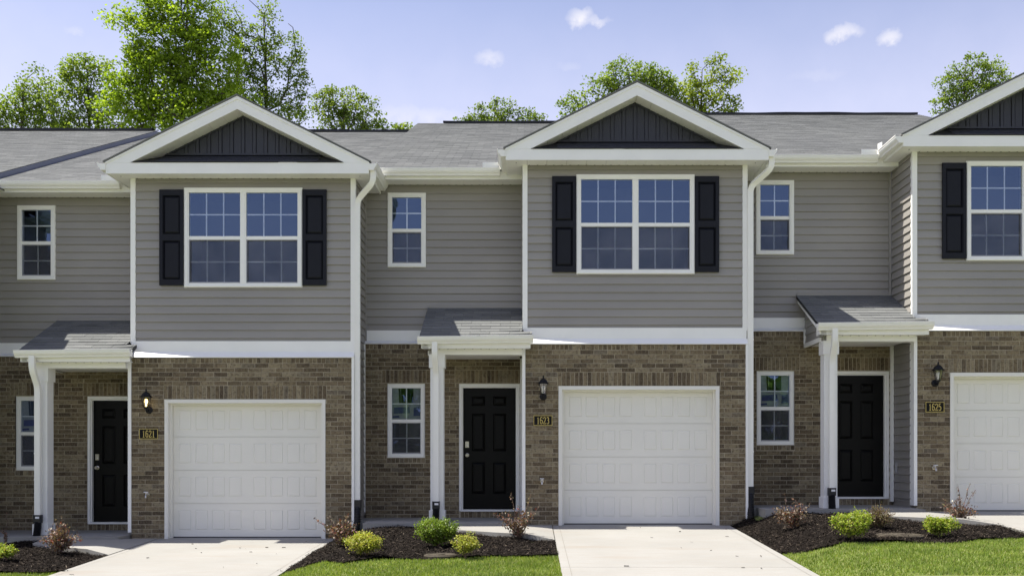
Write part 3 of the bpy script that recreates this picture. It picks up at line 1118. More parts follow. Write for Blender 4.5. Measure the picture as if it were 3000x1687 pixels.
def build_unit(root, full=True):
    R = root
    # ---------------- walls behind the cladding
    m = MB()
    for (a, b, c, d) in rect_minus((0, BW, 2.70, SOF + .02), [WIN2] if full else []): m.box(a, b, 0, .10, c, d)
    fw = m.build('front_wall', 'siding', R)
    m = MB(); m.box(0, .08, .11, DR - .001, 0.0, 5.55); lw = m.build('left_side_wall', 'siding', R)
    m = MB(); m.box(BW - .08, BW, .11, DR + .0, 0.0, 5.55); rw = m.build('right_side_wall', 'siding', R)
    if full:
        m = MB()
        for (a, b, c, d) in rect_minus((RU0, 0, 2.86, RSOF + .02), [WINS]): m.box(a, b, DR, DR + .10, c, d)
        cw = m.build('entry_wall', 'siding', R)
        siding(cw, RECESS, RU0 + .03, -.052, 3.138, RSOF, [WINS])
        siding(lw, LEFT, .03, DR - .055, .145, SOF, [])
    siding(fw, FRONT, .06, BW - .06, 3.065, SOF, [WIN2] if full else [])
    siding(rw, RIGHT, .03, DR - .01, .10, SOF, [])
    m = MB()      # rear of the house
    m.box(RU0 + .01, BW - .01, 16.4, 16.5, 0, 5.6)
    m.box(RU0 + .01, RU0 + .09, 1.2, 16.4, 0, 5.6); m.box(BW - .09, BW - .01, 1.2, 16.4, 0, 5.6)
    m.build('rear_wall', 'siding', R)

    # ---------------- white boards
    MB().box(.0, BW, -.030, -.0005, 2.893, 3.065).build('frieze_board', 'white', R)
    m = MB(); m.prism([(0, 2.893), (-.040, 2.893), (-.125, 2.812), (-.125, 2.800), (0, 2.800)], 'x', -.006, BW + .006)
    m.build('drip_ledge', 'white', R)
    for u in (-.016, BW - .061):
        MB().box(u, u + .077, -.026, .050, 3.03, SOF - .001).build('corner_post', 'white', R)
    MB().box(-.022, .028, -.114, .062, .10, 2.799).build('corner_post', 'white', R)
    MB().box(BW - .030, BW + .008, -.114, .030, .10, 2.799).build('corner_post', 'white', R)
    if full:
        MB().box(RU0 + .04, -.05, DR - .030, DR - .0005, 2.962, 3.138).build('frieze_board', 'white', R)
        m = MB(); m.prism([(DR, 2.962), (DR - .040, 2.962), (DR - .122, 2.918), (DR - .122, 2.906), (DR, 2.906)], 'x', RU0 + .01, -.02)
        m.build('drip_ledge', 'white', R)
        MB().box(RU0 + .002, RU0 + .036, DR - .034, DR - .001, 2.93, RSOF - .001).build('inner_corner_post', 'siding', R)
        MB().box(-.050, -.0195, DR - .050, DR - .001, 3.2, RSOF - .001).build('inner_corner_post', 'siding', R)
        MB().box(-.062, -.0195, DR - .165, DR - .055, .12, 2.66).build('inner_corner_post', 'white', R)
        MB().box(RU0 + .002, RU0 + .03, DR - .125, DR - .098, .15, 2.905).build('inner_corner_post', 'white', R)

    # ---------------- brickwork
    g0, g1, gz = GAR
    f_open = [(g0, g1, -.2, gz)]
    f_sold = [(g0 - .01, g1 + .01, gz + .006, gz + .208)]
    fr = brick_layout(.032, BW - .034, -.03, 2.797, f_open, f_sold, [])
    m = MB()
    for (a, b, c, d) in rect_minus((.03, BW - .032, -.08, 2.797), f_open): m.box(a, b, -.094, -.001, c, d)
    bw = m.build('brick_wall', 'mortar', R)
    if full:
        w_open = [WING, DOOR]
        w_sold = [(WING[0] - .08, WING[1] + .08, WING[3] + .012, WING[3] + .216), (DOOR[0] - .06, DOOR[1] + .045, DOOR[3] + .012, DOOR[3] + .216)]
        w_sill = [(WING[0] - .0, WING[1] + .0, WING[2] - .078, WING[2] - .006), (DOOR[0] + .03, DOOR[1] - .03, .064, .160)]
        rr = brick_layout(RU0 + .03, -.022, .03, 2.904, w_open + [(DOOR[0], DOOR[1], -.2, .17)], w_sold, w_sill)
        m = MB()
        for (a, b, c, d) in rect_minus((RU0 + .03, -.02, -.08, 2.904), [WING, (DOOR[0], DOOR[1], .162, DOOR[3])]): m.box(a, b, DR - .094, DR - .001, c, d)
        bw2 = m.build('brick_wall', 'mortar', R)
        allr = sorted([((q[1] - q[0]) * (q[3] - q[2]) * 1.12, 0, i) for i, q in enumerate(fr)] +
                      [((q[1] - q[0]) * (q[3] - q[2]) * (.3 if q[0] < -2.0 else 1), 1, i) for i, q in enumerate(rr)], reverse=True)[:300]
        bricks(bw, -.100, fr, {i for _, s, i in allr if s == 0})
        bricks(bw2, DR - .100, rr, {i for _, s, i in allr if s == 1})
    else:
        bricks(bw, -.100, fr, set())

    # ---------------- eaves of the garage block
    o = .25
    S = MB().box(.0, BW, -.31, -.28, SOF + .03, SOF + .05).build('soffit', 'soffit', R)
    soffit_panels(S, -o, BW + o, -.31, -.021, SOF)
    soffit_panels(S, -o, -.017, -.019, DR - .387, SOF, 'v')
    soffit_panels(S, BW + .017, BW + o, -.019, DR - .05, SOF, 'v')
    m = MB()
    for i in range(int((BW - .1) / .127)):
        u = .09 + i * .127
        m.box(u - .008, u + .008, -.040, -.026, SOF - .004, SOF - .0005)
    m.box(-.12, -.105, -.16, -.146, SOF - .004, SOF - .0005); m.box(BW + .10, BW + .115, -.16, -.146, SOF - .004, SOF - .0005)
    stuff(m.build('soffit_nails', 'dark', S))
    m = MB()
    m.box(-o - .022, BW + o + .022, -.335, -.311, SOF - .008, FAS)
    fb = m.build('fascia', 'white', R)
    m = MB(); m.box(-o - .022, -o, -.310, DR - .386, SOF - .008, FAS - .02); m.build('side_fascia', 'white', R)
    m = MB(); m.box(BW + o, BW + o + .022, -.310, DR - .03, SOF - .008, FAS - .02); m.build('side_fascia', 'white', R)
    # side gutters
    m = MB(); m.prism([(-o - .0225 - a, FAS - .004 + b) for a, b in K_GUTTER], 'y', -.352, DR - .36 - .01)
    m.build('gutter', 'gutter', R)
    m = MB(); m.prism([(BW + o + .0225 + a, FAS - .004 + b) for a, b in K_GUTTER], 'y', -.352, DR - .045)
    m.build('gutter', 'gutter', R)
    # downspout of the right-hand gutter, down the side wall to a black boot
    top = (BW + o + .08, -.26, FAS - .115)
    wall = BW + .052
    path = bend([top, (top[0], -.26, FAS - .27), (wall, -.055, FAS - .50), (wall, -.055, .58)], .10)
    downspout(R, path, (-.02, -.20, .58), False)

    # ---------------- front gable
    half = lambda z, zt: (zt - z) / .5
    fas_h = .200
    zt = lambda u: APEX - .5 * abs(u - UC)
    for sgn in (-1, 1):
        e = UC + .262 + .01
        pts = [(UC, APEX), (UC + sgn * e, APEX - .5 * e), (UC + sgn * (e - .01), FAS + .001), (UC + sgn * half(FAS + .001, APEX - fas_h), FAS + .001), (UC, APEX - fas_h)]
        m = MB(); m.prism(pts, 'y', -.337, -.312)
        rb = m.build('rake_board', 'white', R)
        # thin crown strip along the upper edge
        m = MB(); m.prism([(UC, APEX - .004), (UC + sgn * e, APEX - .5 * e - .004), (UC + sgn * e, APEX - .5 * e - .030), (UC + sgn * .0, APEX - .052)], 'y', -.350, -.3375)
        m.build('crown_strip', 'white', rb)
        # sloped soffit behind the rake board
        d = half(FAS + .02, APEX - fas_h)
        n = 7
        for i in range(n):
            a, b = d * i / n + .002, d * (i + 1) / n - .002
            za, zb = APEX - fas_h - .5 * a, APEX - fas_h - .5 * b
            m = MB(); m.prism([(UC + sgn * a, za + .004), (UC + sgn * b, zb + .004), (UC + sgn * b, zb + .016), (UC + sgn * a, za + .016)], 'y', -.311, -.002)
            m.build('rake_soffit', 'soffit', rb)
        m = MB()
        for i in range(9):
            a = .08 + i * .137; za = APEX - fas_h - .5 * a
            m.box(UC + sgn * a - .008, UC + sgn * a + .008, -.038, -.026, za - .002, za + .0035)
        stuff(m.build('soffit_nails', 'dark', rb))
        # roof slope
        e2 = UC + .262 + .045
        m = MB()
        nrm = .447, .894
        pts = [(UC, APEX + .003), (UC + sgn * e2, APEX - .5 * e2 + .003), (UC + sgn * e2, APEX - .5 * e2 + .026), (UC, APEX + .026)]
        m.prism(pts, 'y', -.362, 2.9)
        m.build('gable_roof', 'shingle', R)
    gz0 = 5.955
    hw = half(gz0, APEX - fas_h)
    m = MB(); m.prism([(UC - hw, gz0), (UC + hw, gz0), (UC, APEX - fas_h + .004)], 'y', 0.0, .06)
    gw = m.build('gable_wall', 'siding_dark', R)
    nb = 7
    for i in range(-nb, nb):
        a, b = i * .177 + .023 + .012, (i + 1) * .177 - .023 - .012
        zl = lambda t: APEX - fas_h - .5 * abs(t) - .012
        if min(abs(a), abs(b)) > hw - .03: continue
        a2, b2 = max(a, -hw + .03), min(b, hw - .03)
        pts = [(UC + a2, gz0 + .002), (UC + b2, gz0 + .002), (UC + b2, max(zl(b2), gz0 + .003))]
        if a2 < 0 < b2: pts.append((UC, zl(0)))
        pts.append((UC + a2, max(zl(a2), gz0 + .003)))
        m = MB(); m.prism(pts, 'y', -.014, -.0006)
        m.build('board', 'siding_dark', gw)
    for i in range(-nb, nb + 1):
        u = UC + i * .177
        top_z = APEX - fas_h - .5 * (abs(i * .177) + .023) - .03
        if top_z > gz0 + .05:
            m = MB()
            zl = APEX - fas_h - .5 * abs(i * .177 - .023) - .026; zr = APEX - fas_h - .5 * abs(i * .177 + .023) - .026
            m.prism([(u - .023, gz0 + .03), (u + .023, gz0 + .03), (u + .023, zr), (u - .023, zl)], 'y', -.026, -.0005)
            m.build('batten', 'siding_dark', gw)
            for s in (-1, 1):      # the shadow groove beside each batten
                pass
    MB().box(UC - hw + .06, UC + hw - .06, -.030, -.0005, gz0, gz0 + .029).build('base_strip', 'siding_dark', gw)
    for sgn in (-1, 1):
        m = MB(); m.prism([(UC, APEX - fas_h), (UC + sgn * hw, gz0), (UC + sgn * (hw - .055), gz0), (UC, APEX - fas_h - .030)], 'y', -.031, -.0008)
        m.build('rake_trim', 'siding_dark', gw)
    hw2 = half(FAS + .004, APEX - fas_h)
    m = MB()
    m.add([(UC - hw2, -.346, FAS + .004), (UC + hw2, -.346, FAS + .004), (UC + hw, -.001, gz0 - .012), (UC - hw, -.001, gz0 - .012),
           (UC - hw2, -.346, FAS - .004 + .005), (UC + hw2, -.346, FAS + .001), (UC + hw, -.001, gz0 - .03), (UC - hw, -.001, gz0 - .03)],
          [(0, 1, 2, 3), (4, 7, 6, 5), (0, 4, 5, 1), (1, 5, 6, 2), (3, 2, 6, 7), (0, 3, 7, 4)])
    pr = m.build('pent_roof', 'ridge', R)
    m = MB()
    roof_tabs(m, UC - hw, UC + hw, -.350, FAS + .008, (gz0 - .012 - FAS - .004) / .345, 0, .385, .007)
    stuff(m.build('shingles', 'shingle_shaded', pr))

    # ---------------- main roof
    L = math.hypot(RIDGE_V - EAVE_V, RIDGE_Z - EAVE_Z)
    ua, ub = RU0 + .005, BW - .002
    m = MB()
    back_v = 2 * RIDGE_V - EAVE_V
    th = .012
    m.prism([(EAVE_V - .0, EAVE_Z - .012), (RIDGE_V, RIDGE_Z - .012), (back_v, EAVE_Z - .012), (back_v, EAVE_Z - .10), (RIDGE_V, RIDGE_Z - .10), (EAVE_V + .03, EAVE_Z - .10)], 'x', ua, ub)
    mr = m.build('main_roof', 'shingle', R)
    m = MB()
    roof_tabs(m, ua, ub, EAVE_V - .035, EAVE_Z - .022, PITCH, 0, L + .04)
    stuff(m.build('shingles', 'shingle', mr))
    m = MB()
    n = 22
    ra, rb_ = ua + .62, ub - .08
    for i in range(n):
        a, b = ra + (rb_ - ra) * i / n, ra + (rb_ - ra) * (i + 1) / n
        w = lambda t: .006 * math.sin(1.9 * t) + .004 * math.sin(5.0 * t + 1)
        m.add([(a, RIDGE_V - .14, RIDGE_Z - .048 + w(a)), (b, RIDGE_V - .14, RIDGE_Z - .048 + w(b)), (b, RIDGE_V - .14, RIDGE_Z + .008 + w(b)), (a, RIDGE_V - .14, RIDGE_Z + .008 + w(a)),
               (a, RIDGE_V, RIDGE_Z + .052 + w(a)), (b, RIDGE_V, RIDGE_Z + .052 + w(b)), (a, RIDGE_V + .14, RIDGE_Z - .02), (b, RIDGE_V + .14, RIDGE_Z - .02)],
              [(0, 1, 2, 3), (3, 2, 5, 4), (4, 5, 7, 6)])
    m.build('ridge_vent', 'ridge', mr)
    for u in (ua - .010, ub):
        m = MB()
        m.prism([(EAVE_V, EAVE_Z - .020), (RIDGE_V, RIDGE_Z - .020), (RIDGE_V, RIDGE_Z - .22), (EAVE_V, EAVE_Z - .22)], 'x', u, u + .010)
        m.build('rake_flashing', 'flash', mr)

    if not full: return
    # ---------------- recess eave
    S = MB().box(RU0 + .1, -.2, DR - .30, DR - .1, RSOF + .03, RSOF + .05).build('soffit', 'soffit', R)
    soffit_panels(S, RU0 + .02, -.022, DR - .36, DR - .024, RSOF)
    m = MB()
    for i in range(19):
        u = RU0 + .12 + i * .127
        m.box(u - .008, u + .008, DR - .043, DR - .029, RSOF - .004, RSOF - .0005)
    stuff(m.build('soffit_nails', 'dark', S))
    MB().box(RU0 + .02, -.023, DR - .385, DR - .361, RSOF - .008, EAVE_Z - .03).build('fascia', 'white', R)
    m = MB(); m.prism([(DR - .3855 - a, EAVE_Z - .010 + b) for a, b in K_GUTTER], 'x', RU0 + .02, -.385)
    m.build('gutter', 'gutter', R)
    m = MB()      # splash guards in the inside corner
    m.box(-.66, -.415, DR - .516, DR - .513, EAVE_Z - .012, EAVE_Z + .075)
    m.prism([(DR - .72, EAVE_Z + .055), (DR - .52, EAVE_Z + .055), (DR - .52, EAVE_Z + .16), (DR - .72, EAVE_Z + .13)], 'x', -.405, -.402)
    m.build('splash_guard', 'white', R)

    # ---------------- windows and shutters
    tw = window(R, WIN2, -.040, 2, 3, label='wide twin window with white grilles above the garage')
    window(R, WINS, DR - .040, 1, 2)
    window(R, WING, DR - .068, 1, 2, True)
    shutter(R, WIN2[0] - .378, WIN2[0] - .003, 3.928, 5.414, -.029)
    shutter(R, WIN2[1] + .003, WIN2[1] + .378, 3.928, 5.414, -.029)

    # ---------------- garage door
    m = MB()
    c = .058
    m.box(g0 + .002, g0 + c, -.108, .05, 0.0, gz - .002); m.box(g1 - c, g1 - .002, -.108, .05, 0.0, gz - .002)
    m.box(g0 + c, g1 - c, -.108, .05, gz - c, gz - .002)
    m.box(g0 + c, g0 + c + .03, -.02, .045, 0.0, gz - c); m.box(g1 - c - .03, g1 - c, -.02, .045, 0.0, gz - c)
    m.box(g0 + c + .03, g1 - c - .03, -.02, .045, gz - c - .03, gz - c)
    m.build('garage_frame', 'door_white', R)
    d0, d1 = g0 + c + .004, g1 - c - .004
    m = MB(); m.box(d0, d1, .064, .10, .012, gz - c + .01)
    G = m.build('garage_door', 'door_white', R)
    nsec = 4
    zh = (gz - c - .02) / nsec
    pw, ph, pitch_u = .200, .312, .2625
    cen = (d0 + d1) / 2
    us = [cen - .0925 - pw - (3 - i) * pitch_u for i in range(4)] + [cen + .0925 + i * pitch_u for i in range(4)]
    for k in range(nsec):
        z0 = .022 + k * zh; z1 = z0 + zh - .005
        pz = z0 + (zh - ph) / 2
        s = MB()
        for (a, b, q, r) in rect_minus((d0, d1, z0, z1), [(u, u + pw, pz, pz + ph) for u in us]):
            s.add([(a, .050, q), (b, .050, q), (b, .050, r), (a, .050, r)], [(0, 1, 2, 3)])
        s.add([(d0, .050, z1), (d1, .050, z1), (d1, .064, z1), (d0, .064, z1)], [(0, 1, 2, 3)])
        s.add([(d0, .050, z0), (d1, .050, z0), (d1, .064, z0), (d0, .064, z0)], [(3, 2, 1, 0)])
        s.build('door_section', 'door_white', G)
        for u in us:
            p = MB(); raised_panel(p, u, u + pw, pz, pz + ph, .050, h=.009, bev=.012, gap=.005)
            p.build('panel', 'door_white', G)
    MB().box(d0, d1, .052, .062, .0, .020).build('bottom_seal', 'black_plastic', G)

    # ---------------- entry door
    u0, u1, z0, z1 = DOOR[0], DOOR[1], .168, DOOR[3]
    vb = DR - .085
    m = MB()
    c = .060
    m.box(u0 + .002, u0 + .042, vb, DR + .06, z0, z1 - .002)
    m.box(u1 - .042, u1 - .002, vb, DR + .06, z0, z1 - .002)
    m.box(u0 + .042, u1 - .042, vb, DR + .06, z1 - .044, z1 - .002)
    m.box(u0 + .042, u0 + .066, vb + .03, DR + .06, z0, z1 - .044)
    m.box(u1 - .066, u1 - .042, vb + .03, DR + .06, z0, z1 - .044)
    m.box(u0 + .066, u1 - .066, vb + .03, DR + .06, z1 - .066, z1 - .044)
    m.box(u0 + .03, u1 - .03, vb - .03, DR + .05, z0 - .004, z0 + .026)
    m.build('door_frame', 'white', R)
    a0, a1, b0, b1 = u0 + .068, u1 - .068, z0 + .028, z1 - .068
    vd = DR + .0
    pans = []
    for (pa, pb) in ((.085, .302), (.437, .652)):
        for (qa, qb) in ((1.90, 2.054), (1.15, 1.77), (.447, .967)):
            k = (a1 - a0) / .864
            pans.append((a0 + .055 * k + (pa - .0) * k, a0 + .055 * k + pb * k, qa, qb))
    m = MB()
    for (a, b, q, r) in rect_minus((a0, a1, b0, b1), pans): m.box(a, b, vd, vd + .04, q, r)
    E = m.build('entry_door', 'black_door', R)
    for (a, b, q, r) in pans:
        p = MB(); raised_panel(p, a, b, q, r, vd, h=.018, bev=.032, gap=.012)
        p.build('panel', 'black_door', E)
    hu = a0 + .062
    MB().lathe((hu, vd, 1.085), [(.033, -.004), (.033, -.010), (.014, -.014), (.014, -.035), (.026, -.045), (.029, -.060), (.020, -.070)], 14, 'y').build('knob', 'nickel', E, smooth=False)
    m = MB(); m.box(hu - .030, hu + .030, vd - .014, vd, 1.21, 1.31); m.lathe((hu, vd - .014, 1.237), [(.018, 0), (.018, -.008), (.008, -.010)], 12, 'y')
    m.build('deadbolt', 'nickel', E)
    MB().box(u0 + .016, u0 + .026, vb - .006, vb - .0005, 1.25, 1.33).build('doorbell', 'white', R)

    # ---------------- porch
    PU = -1.585
    V0, ZE, VT, ZT = -.385, 2.880, DR - .018, 3.509
    pp = (ZT - ZE) / (VT - V0)
    m = MB()
    zz = lambda v: ZE + pp * (v - V0)
    m.prism([(V0 + .02, zz(V0 + .02) - .012), (VT, zz(VT) - .012), (VT, zz(VT) - .06), (V0 + .02, zz(V0 + .02) - .06)], 'x', PU + .01, -.021)
    m.prism([(V0 + .02, zz(V0 + .02) - .012), (-.128, zz(-.128) - .012), (-.128, zz(-.128) - .06), (V0 + .02, zz(V0 + .02) - .06)], 'x', -.021, .125)
    PR = m.build('porch_roof', 'ridge', R)
    cs, sn = 1 / math.hypot(1, pp), pp / math.hypot(1, pp)
    s, r = 0.0, 0
    L2 = math.hypot(VT - V0, ZT - ZE)
    while s < L2 - .03:
        ur = .132 if V0 + (s + .127) * cs < -.05 else -.022
        u = PU - (.1525 if r % 2 else 0)
        se = min(s + .135, L2)
        while u < ur:
            a, b = max(u + .002, PU), min(u + .303, ur)
            if b - a > .03:
                lift = .012 * max(0, (b + .35) / .45) if (V0 + s * cs < -.05 and b > -.3) else 0
                h = .009 + random.uniform(-.002, .003)
                P = lambda uu, ss, nn: (uu, V0 - .01 + ss * cs - nn * sn, ZE - .004 + ss * sn + nn * cs)
                sh = MB()
                sh.add([P(a, s, h), P(b, s + lift * .3, h + lift), P(b, se, .002), P(a, se, .002), P(a, s, 0), P(b, s, 0), P(b, se, 0), P(a, se, 0)],
                       [(0, 1, 2, 3), (4, 5, 1, 0), (4, 0, 3, 7), (5, 6, 2, 1), (4, 7, 6, 5), (7, 3, 2, 6)])
                sh.build('shingle', 'shingle', PR)
            u += .305
        s += .127; r += 1
    MB().box(PU + .02, -.023, VT - .022, VT + .014, ZT - .01, ZT + .045).build('apron_flashing', 'siding', PR)
    # fascia, gutter, soffit, beam
    MB().box(PU + .03, .108, -.372, -.350, 2.712, 2.868).build('porch_fascia', 'white', R)
    m = MB(); m.prism([(-.3725 - a * .95, 2.875 + b * .95) for a, b in K_GUTTER], 'x', PU - .02, .150)
    for v in m.v[:]: pass
    m.v = [(x, y, z + .02 * (x - PU) / 1.7) for x, y, z in m.v]
    m.build('porch_gutter', 'gutter', R)
    S = MB().box(PU + .05, -.05, -.30, -.26, 2.74, 2.76).build('porch_soffit', 'soffit', R)
    soffit_panels(S, PU + .03, .09, -.349, -.201, 2.716)
    m = MB()
    for i in range(12):
        u = PU + .17 + i * .127
        m.box(u - .008, u + .008, -.222, -.208, 2.712, 2.7155)
    stuff(m.build('soffit_nails', 'dark', S))
    m = MB()
    m.box(-1.45, -.023, -.200, .035, 2.630, 2.716)
    m.build('porch_beam', 'white', R)
    m = MB(); m.box(-1.45, -.064, .036, DR - .103, 2.655, 2.668); m.build('porch_ceiling', 'soffit', R)
    # siding on the left end of the porch roof
    su = -1.452
    m = MB()
    m.prism([(-.200, 2.64), (DR - .125, 2.64), (DR - .125, zz(DR - .125) - .065), (-.200, zz(-.200) - .065)], 'x', su, su + .05)
    ew = m.build('porch_end_wall', 'siding', R)
    PL = Frame((su, 0, 0), (0, 1, 0), (-1, 0, 0))
    e = .127
    for i in range(7):
        z0 = 2.70 + i * e
        v_lo = max(-.10, V0 + (z0 + e + .09 - ZE) / pp)
        v_l2 = max(-.10, V0 + (z0 + .09 - ZE) / pp)
        if v_l2 > DR - .15: break
        p = MB()
        v1 = DR - .127
        v_lo = min(v_lo, v1)
        p.add([PL.pt(v_l2, .019, z0), PL.pt(v1, .019, z0), PL.pt(v1, .004, z0 + e), PL.pt(v_lo, .004, z0 + e), PL.pt(v_l2, 0, z0), PL.pt(v1, 0, z0)],
              [(0, 1, 2, 3), (4, 5, 1, 0)])
        p.build('siding_plank', 'siding', ew)
    m = MB()
    m.box(su - .03, su - .0005, -.10, DR - .127, 2.632, 2.70)
    m.box(su - .034, su - .0005, DR - .160, DR - .124, 2.70, 2.93)
    m.build('end_trim', 'white', ew)
    m = MB()
    m.prism([(V0 + .03, zz(V0 + .03) - .014), (VT - .03, zz(VT - .03) - .014), (VT - .03, zz(VT - .03) - .115), (V0 + .03, zz(V0 + .03) - .135)], 'x', PU + .022, PU + .045)
    m.box(PU + .045, su - .001, -.372, -.13, 2.716, 2.80)
    m.build('porch_rake', 'white', R)
    # column
    m = MB()
    u0, u1, va, vb2 = -1.434, -1.231, -.190, .013
    m.box(u0, u1, va, vb2, .062, 2.6295)
    for s in (.30,):
        pass
    C = m.build('porch_column', 'white', R)
    k = .020
    MB().box(u0 - k, u1 + k, va - k, vb2 + k, 2.43, 2.629).build('column_cap', 'white', C)
    MB().box(u0 - k, u1 + k, va - k, vb2 + k, .0645, .235).build('column_base', 'white', C)
    # downspout from the porch gutter back onto the column
    du = (u0 + u1) / 2 - .012
    path = bend([(du, -.435, 2.80), (du, -.435, 2.60), (du + .005, va - .075, 2.34), (du + .005, va - .075, .36)], .08)
    downspout(R, path, (-.01, -.07, .30), True)
    # slab
    m = MB(); m.box(RU0 + .21, -.002, -.53, DR - .09, -.10, .062); m.box(RU0 + .035, RU0 + .21, .05, DR - .09, -.10, .060)
    m.build('porch_slab', 'concrete', R)
    MB().box(-.0285, -.0225, DR - .33, DR - .24, .60, .76).build('outlet_cover', 'outlet', R)


M['shingle_shaded'] = plain('shaded_shingle', (.045, .047, .056), .9, .2, 20, .4, 200, .2)  # darker copy of the shingle colour, shade under the rake painted in
M['outlet'] = plain('outlet_grey', (.45, .45, .45), .5)

H_GROUP = 'row of two-storey townhouses'
h23 = thing('townhouse', 'grey sided brick townhouse in the middle of the row with the number 1623', 'house', UNITS['1623'], H_GROUP)
build_unit(h23)
for k, lab in (('1621', 'grey sided brick townhouse left of the middle one with the number 1621'),
               ('1625', 'grey sided brick townhouse at the right edge of the photo with the number 1625')):
    h = copy_tree(h23)
    h.location = UNITS[k]
    h['label'] = lab
h19 = thing('townhouse', 'neighbouring townhouse at the left edge showing only roof slope and eave corner', 'house', UNIT0, H_GROUP)
build_unit(h19, False)


# ------------------------------------------------------------------ lanterns, numbers, spigots
def lantern(k, bulb, label):
    X, Y, Z = UNITS[k]
    yb = Y - .102
    u, z = X + .305, Z + 1.99
    t = thing('wall_lantern', label, 'lantern', (u, yb, z), 'wall lanterns beside the garage doors')
    m = MB(); m.lathe((0, 0, 0), [(.055, -.002), (.055, -.016), (.042, -.026), (.016, -.030)], 20, 'y'); m.build('back_plate', 'black_metal', t)
    m = MB(); m.tube(bend([(0, -.02, 0), (0, -.075, -.022), (0, -.13, -.012), (0, -.13, .03)], .03), .012, 10); m.build('arm', 'black_metal', t, smooth=True)
    m = MB(); m.lathe((0, -.13, 0), [(.018, .012), (.034, .022), (.038, .040), (.030, .044)], 6); m.build('cup', 'black_metal', t)
    cage = MB()
    r0, r1, za, zb = .038, .070, .042, .195
    for j in range(6):
        a = 2 * math.pi * (j + .5) / 6
        cage.tube([(r0 * math.cos(a), -.13 + r0 * math.sin(a), za), (r1 * math.cos(a), -.13 + r1 * math.sin(a), zb)], .0045, 5)
    cage.build('cage', 'black_metal', t)
    g = MB()
    for j in range(6):
        a, b = 2 * math.pi * (j + .5) / 6, 2 * math.pi * (j + 1.5) / 6
        q = lambda r, an, zz: (r * .97 * math.cos(an), -.13 + r * .97 * math.sin(an), zz)
        g.add([q(r0, a, za), q(r0, b, za), q(r1, b, zb), q(r1, a, zb)], [(0, 1, 2, 3)])
    g.build('glass', 'lamp_glass', t)
    m = MB(); m.lathe((0, -.13, 0), [(.092, .188), (.094, .198), (.074, .212), (.060, .238), (.036, .264), (.014, .276), (.010, .290), (.015, .300), (.006, .322)], 6); m.build('roof_cap', 'black_metal', t)
    m = MB(); m.lathe((0, -.13, 0), [(.012, .05), (.014, .085), (.026, .115), (.027, .140), (.015, .165)], 12); m.build('bulb', bulb, t, smooth=True)


def make_lamp_glass():
    m = bpy.data.materials.new('clear_lamp_glass')
    m.use_nodes = True
    nt = m.node_tree
    nt.nodes.clear()
    out = node(nt, 'ShaderNodeOutputMaterial')
    tr = node(nt, 'ShaderNodeBsdfTransparent'); tr.inputs[0].default_value = (.93, .93, .92, 1)
    gl = node(nt, 'ShaderNodeBsdfGlossy'); gl.inputs['Roughness'].default_value = .06
    mx = node(nt, 'ShaderNodeMixShader')
    nt.links.new(ramp(nt, noise(nt, world_pos(nt), 40, 2), [(.3, (.10, .10, .10)), (.7, (.22, .22, .22))]), mx.inputs[0])
    nt.links.new(tr.outputs[0], mx.inputs[1]); nt.links.new(gl.outputs[0], mx.inputs[2])
    nt.links.new(mx.outputs[0], out.inputs[0])
    return m


M['lamp_glass'] = make_lamp_glass()
lantern('1621', 'bulb_on', 'black carriage lantern with a glowing bulb above the 1621 number plate')
lantern('1623', 'bulb_off', 'black carriage lantern with a frosted bulb above the 1623 number plate')
lantern('1625', 'bulb_off', 'black carriage lantern above the 1625 number plate')

DIG = {'1': [[(.30, .80), (.52, 1.0), (.52, 0.0)], [(.28, 0.0), (.76, 0.0)]],
       '6': [[(.80, .86), (.62, 1.0), (.38, .98), (.22, .78), (.18, .45), (.24, .12), (.48, 0.0), (.72, .06), (.84, .28), (.76, .50), (.52, .58), (.28, .48), (.19, .34)]],
       '2': [[(.20, .76), (.28, .94), (.50, 1.0), (.74, .92), (.80, .72), (.66, .48), (.38, .24), (.18, .02)], [(.16, .0), (.82, .0), (.84, .16)]],
       '3': [[(.20, .84), (.34, .98), (.60, .99), (.78, .82), (.70, .60), (.46, .53)], [(.46, .53), (.74, .46), (.83, .24), (.68, .03), (.40, 0.0), (.20, .12)]],
       '5': [[(.78, 1.0), (.28, 1.0)], [(.28, 1.0), (.24, .54), (.46, .64), (.72, .56), (.84, .32), (.74, .08), (.46, 0.0), (.20, .10)]]}


def smooth_line(p, n=6):
    if len(p) < 4: return p
    P = [p[0]] + p + [p[-1]]
    out = []
    for i in range(1, len(P) - 2):
        for j in range(n):
            t = j / n
            out.append(tuple(.5 * ((2 * P[i][c]) + (-P[i - 1][c] + P[i + 1][c]) * t + (2 * P[i - 1][c] - 5 * P[i][c] + 4 * P[i + 1][c] - P[i + 2][c]) * t * t +
                                   (-P[i - 1][c] + 3 * P[i][c] - 3 * P[i + 1][c] + P[i + 2][c]) * t ** 3) for c in (0, 1)))
    return out + [p[-1]]


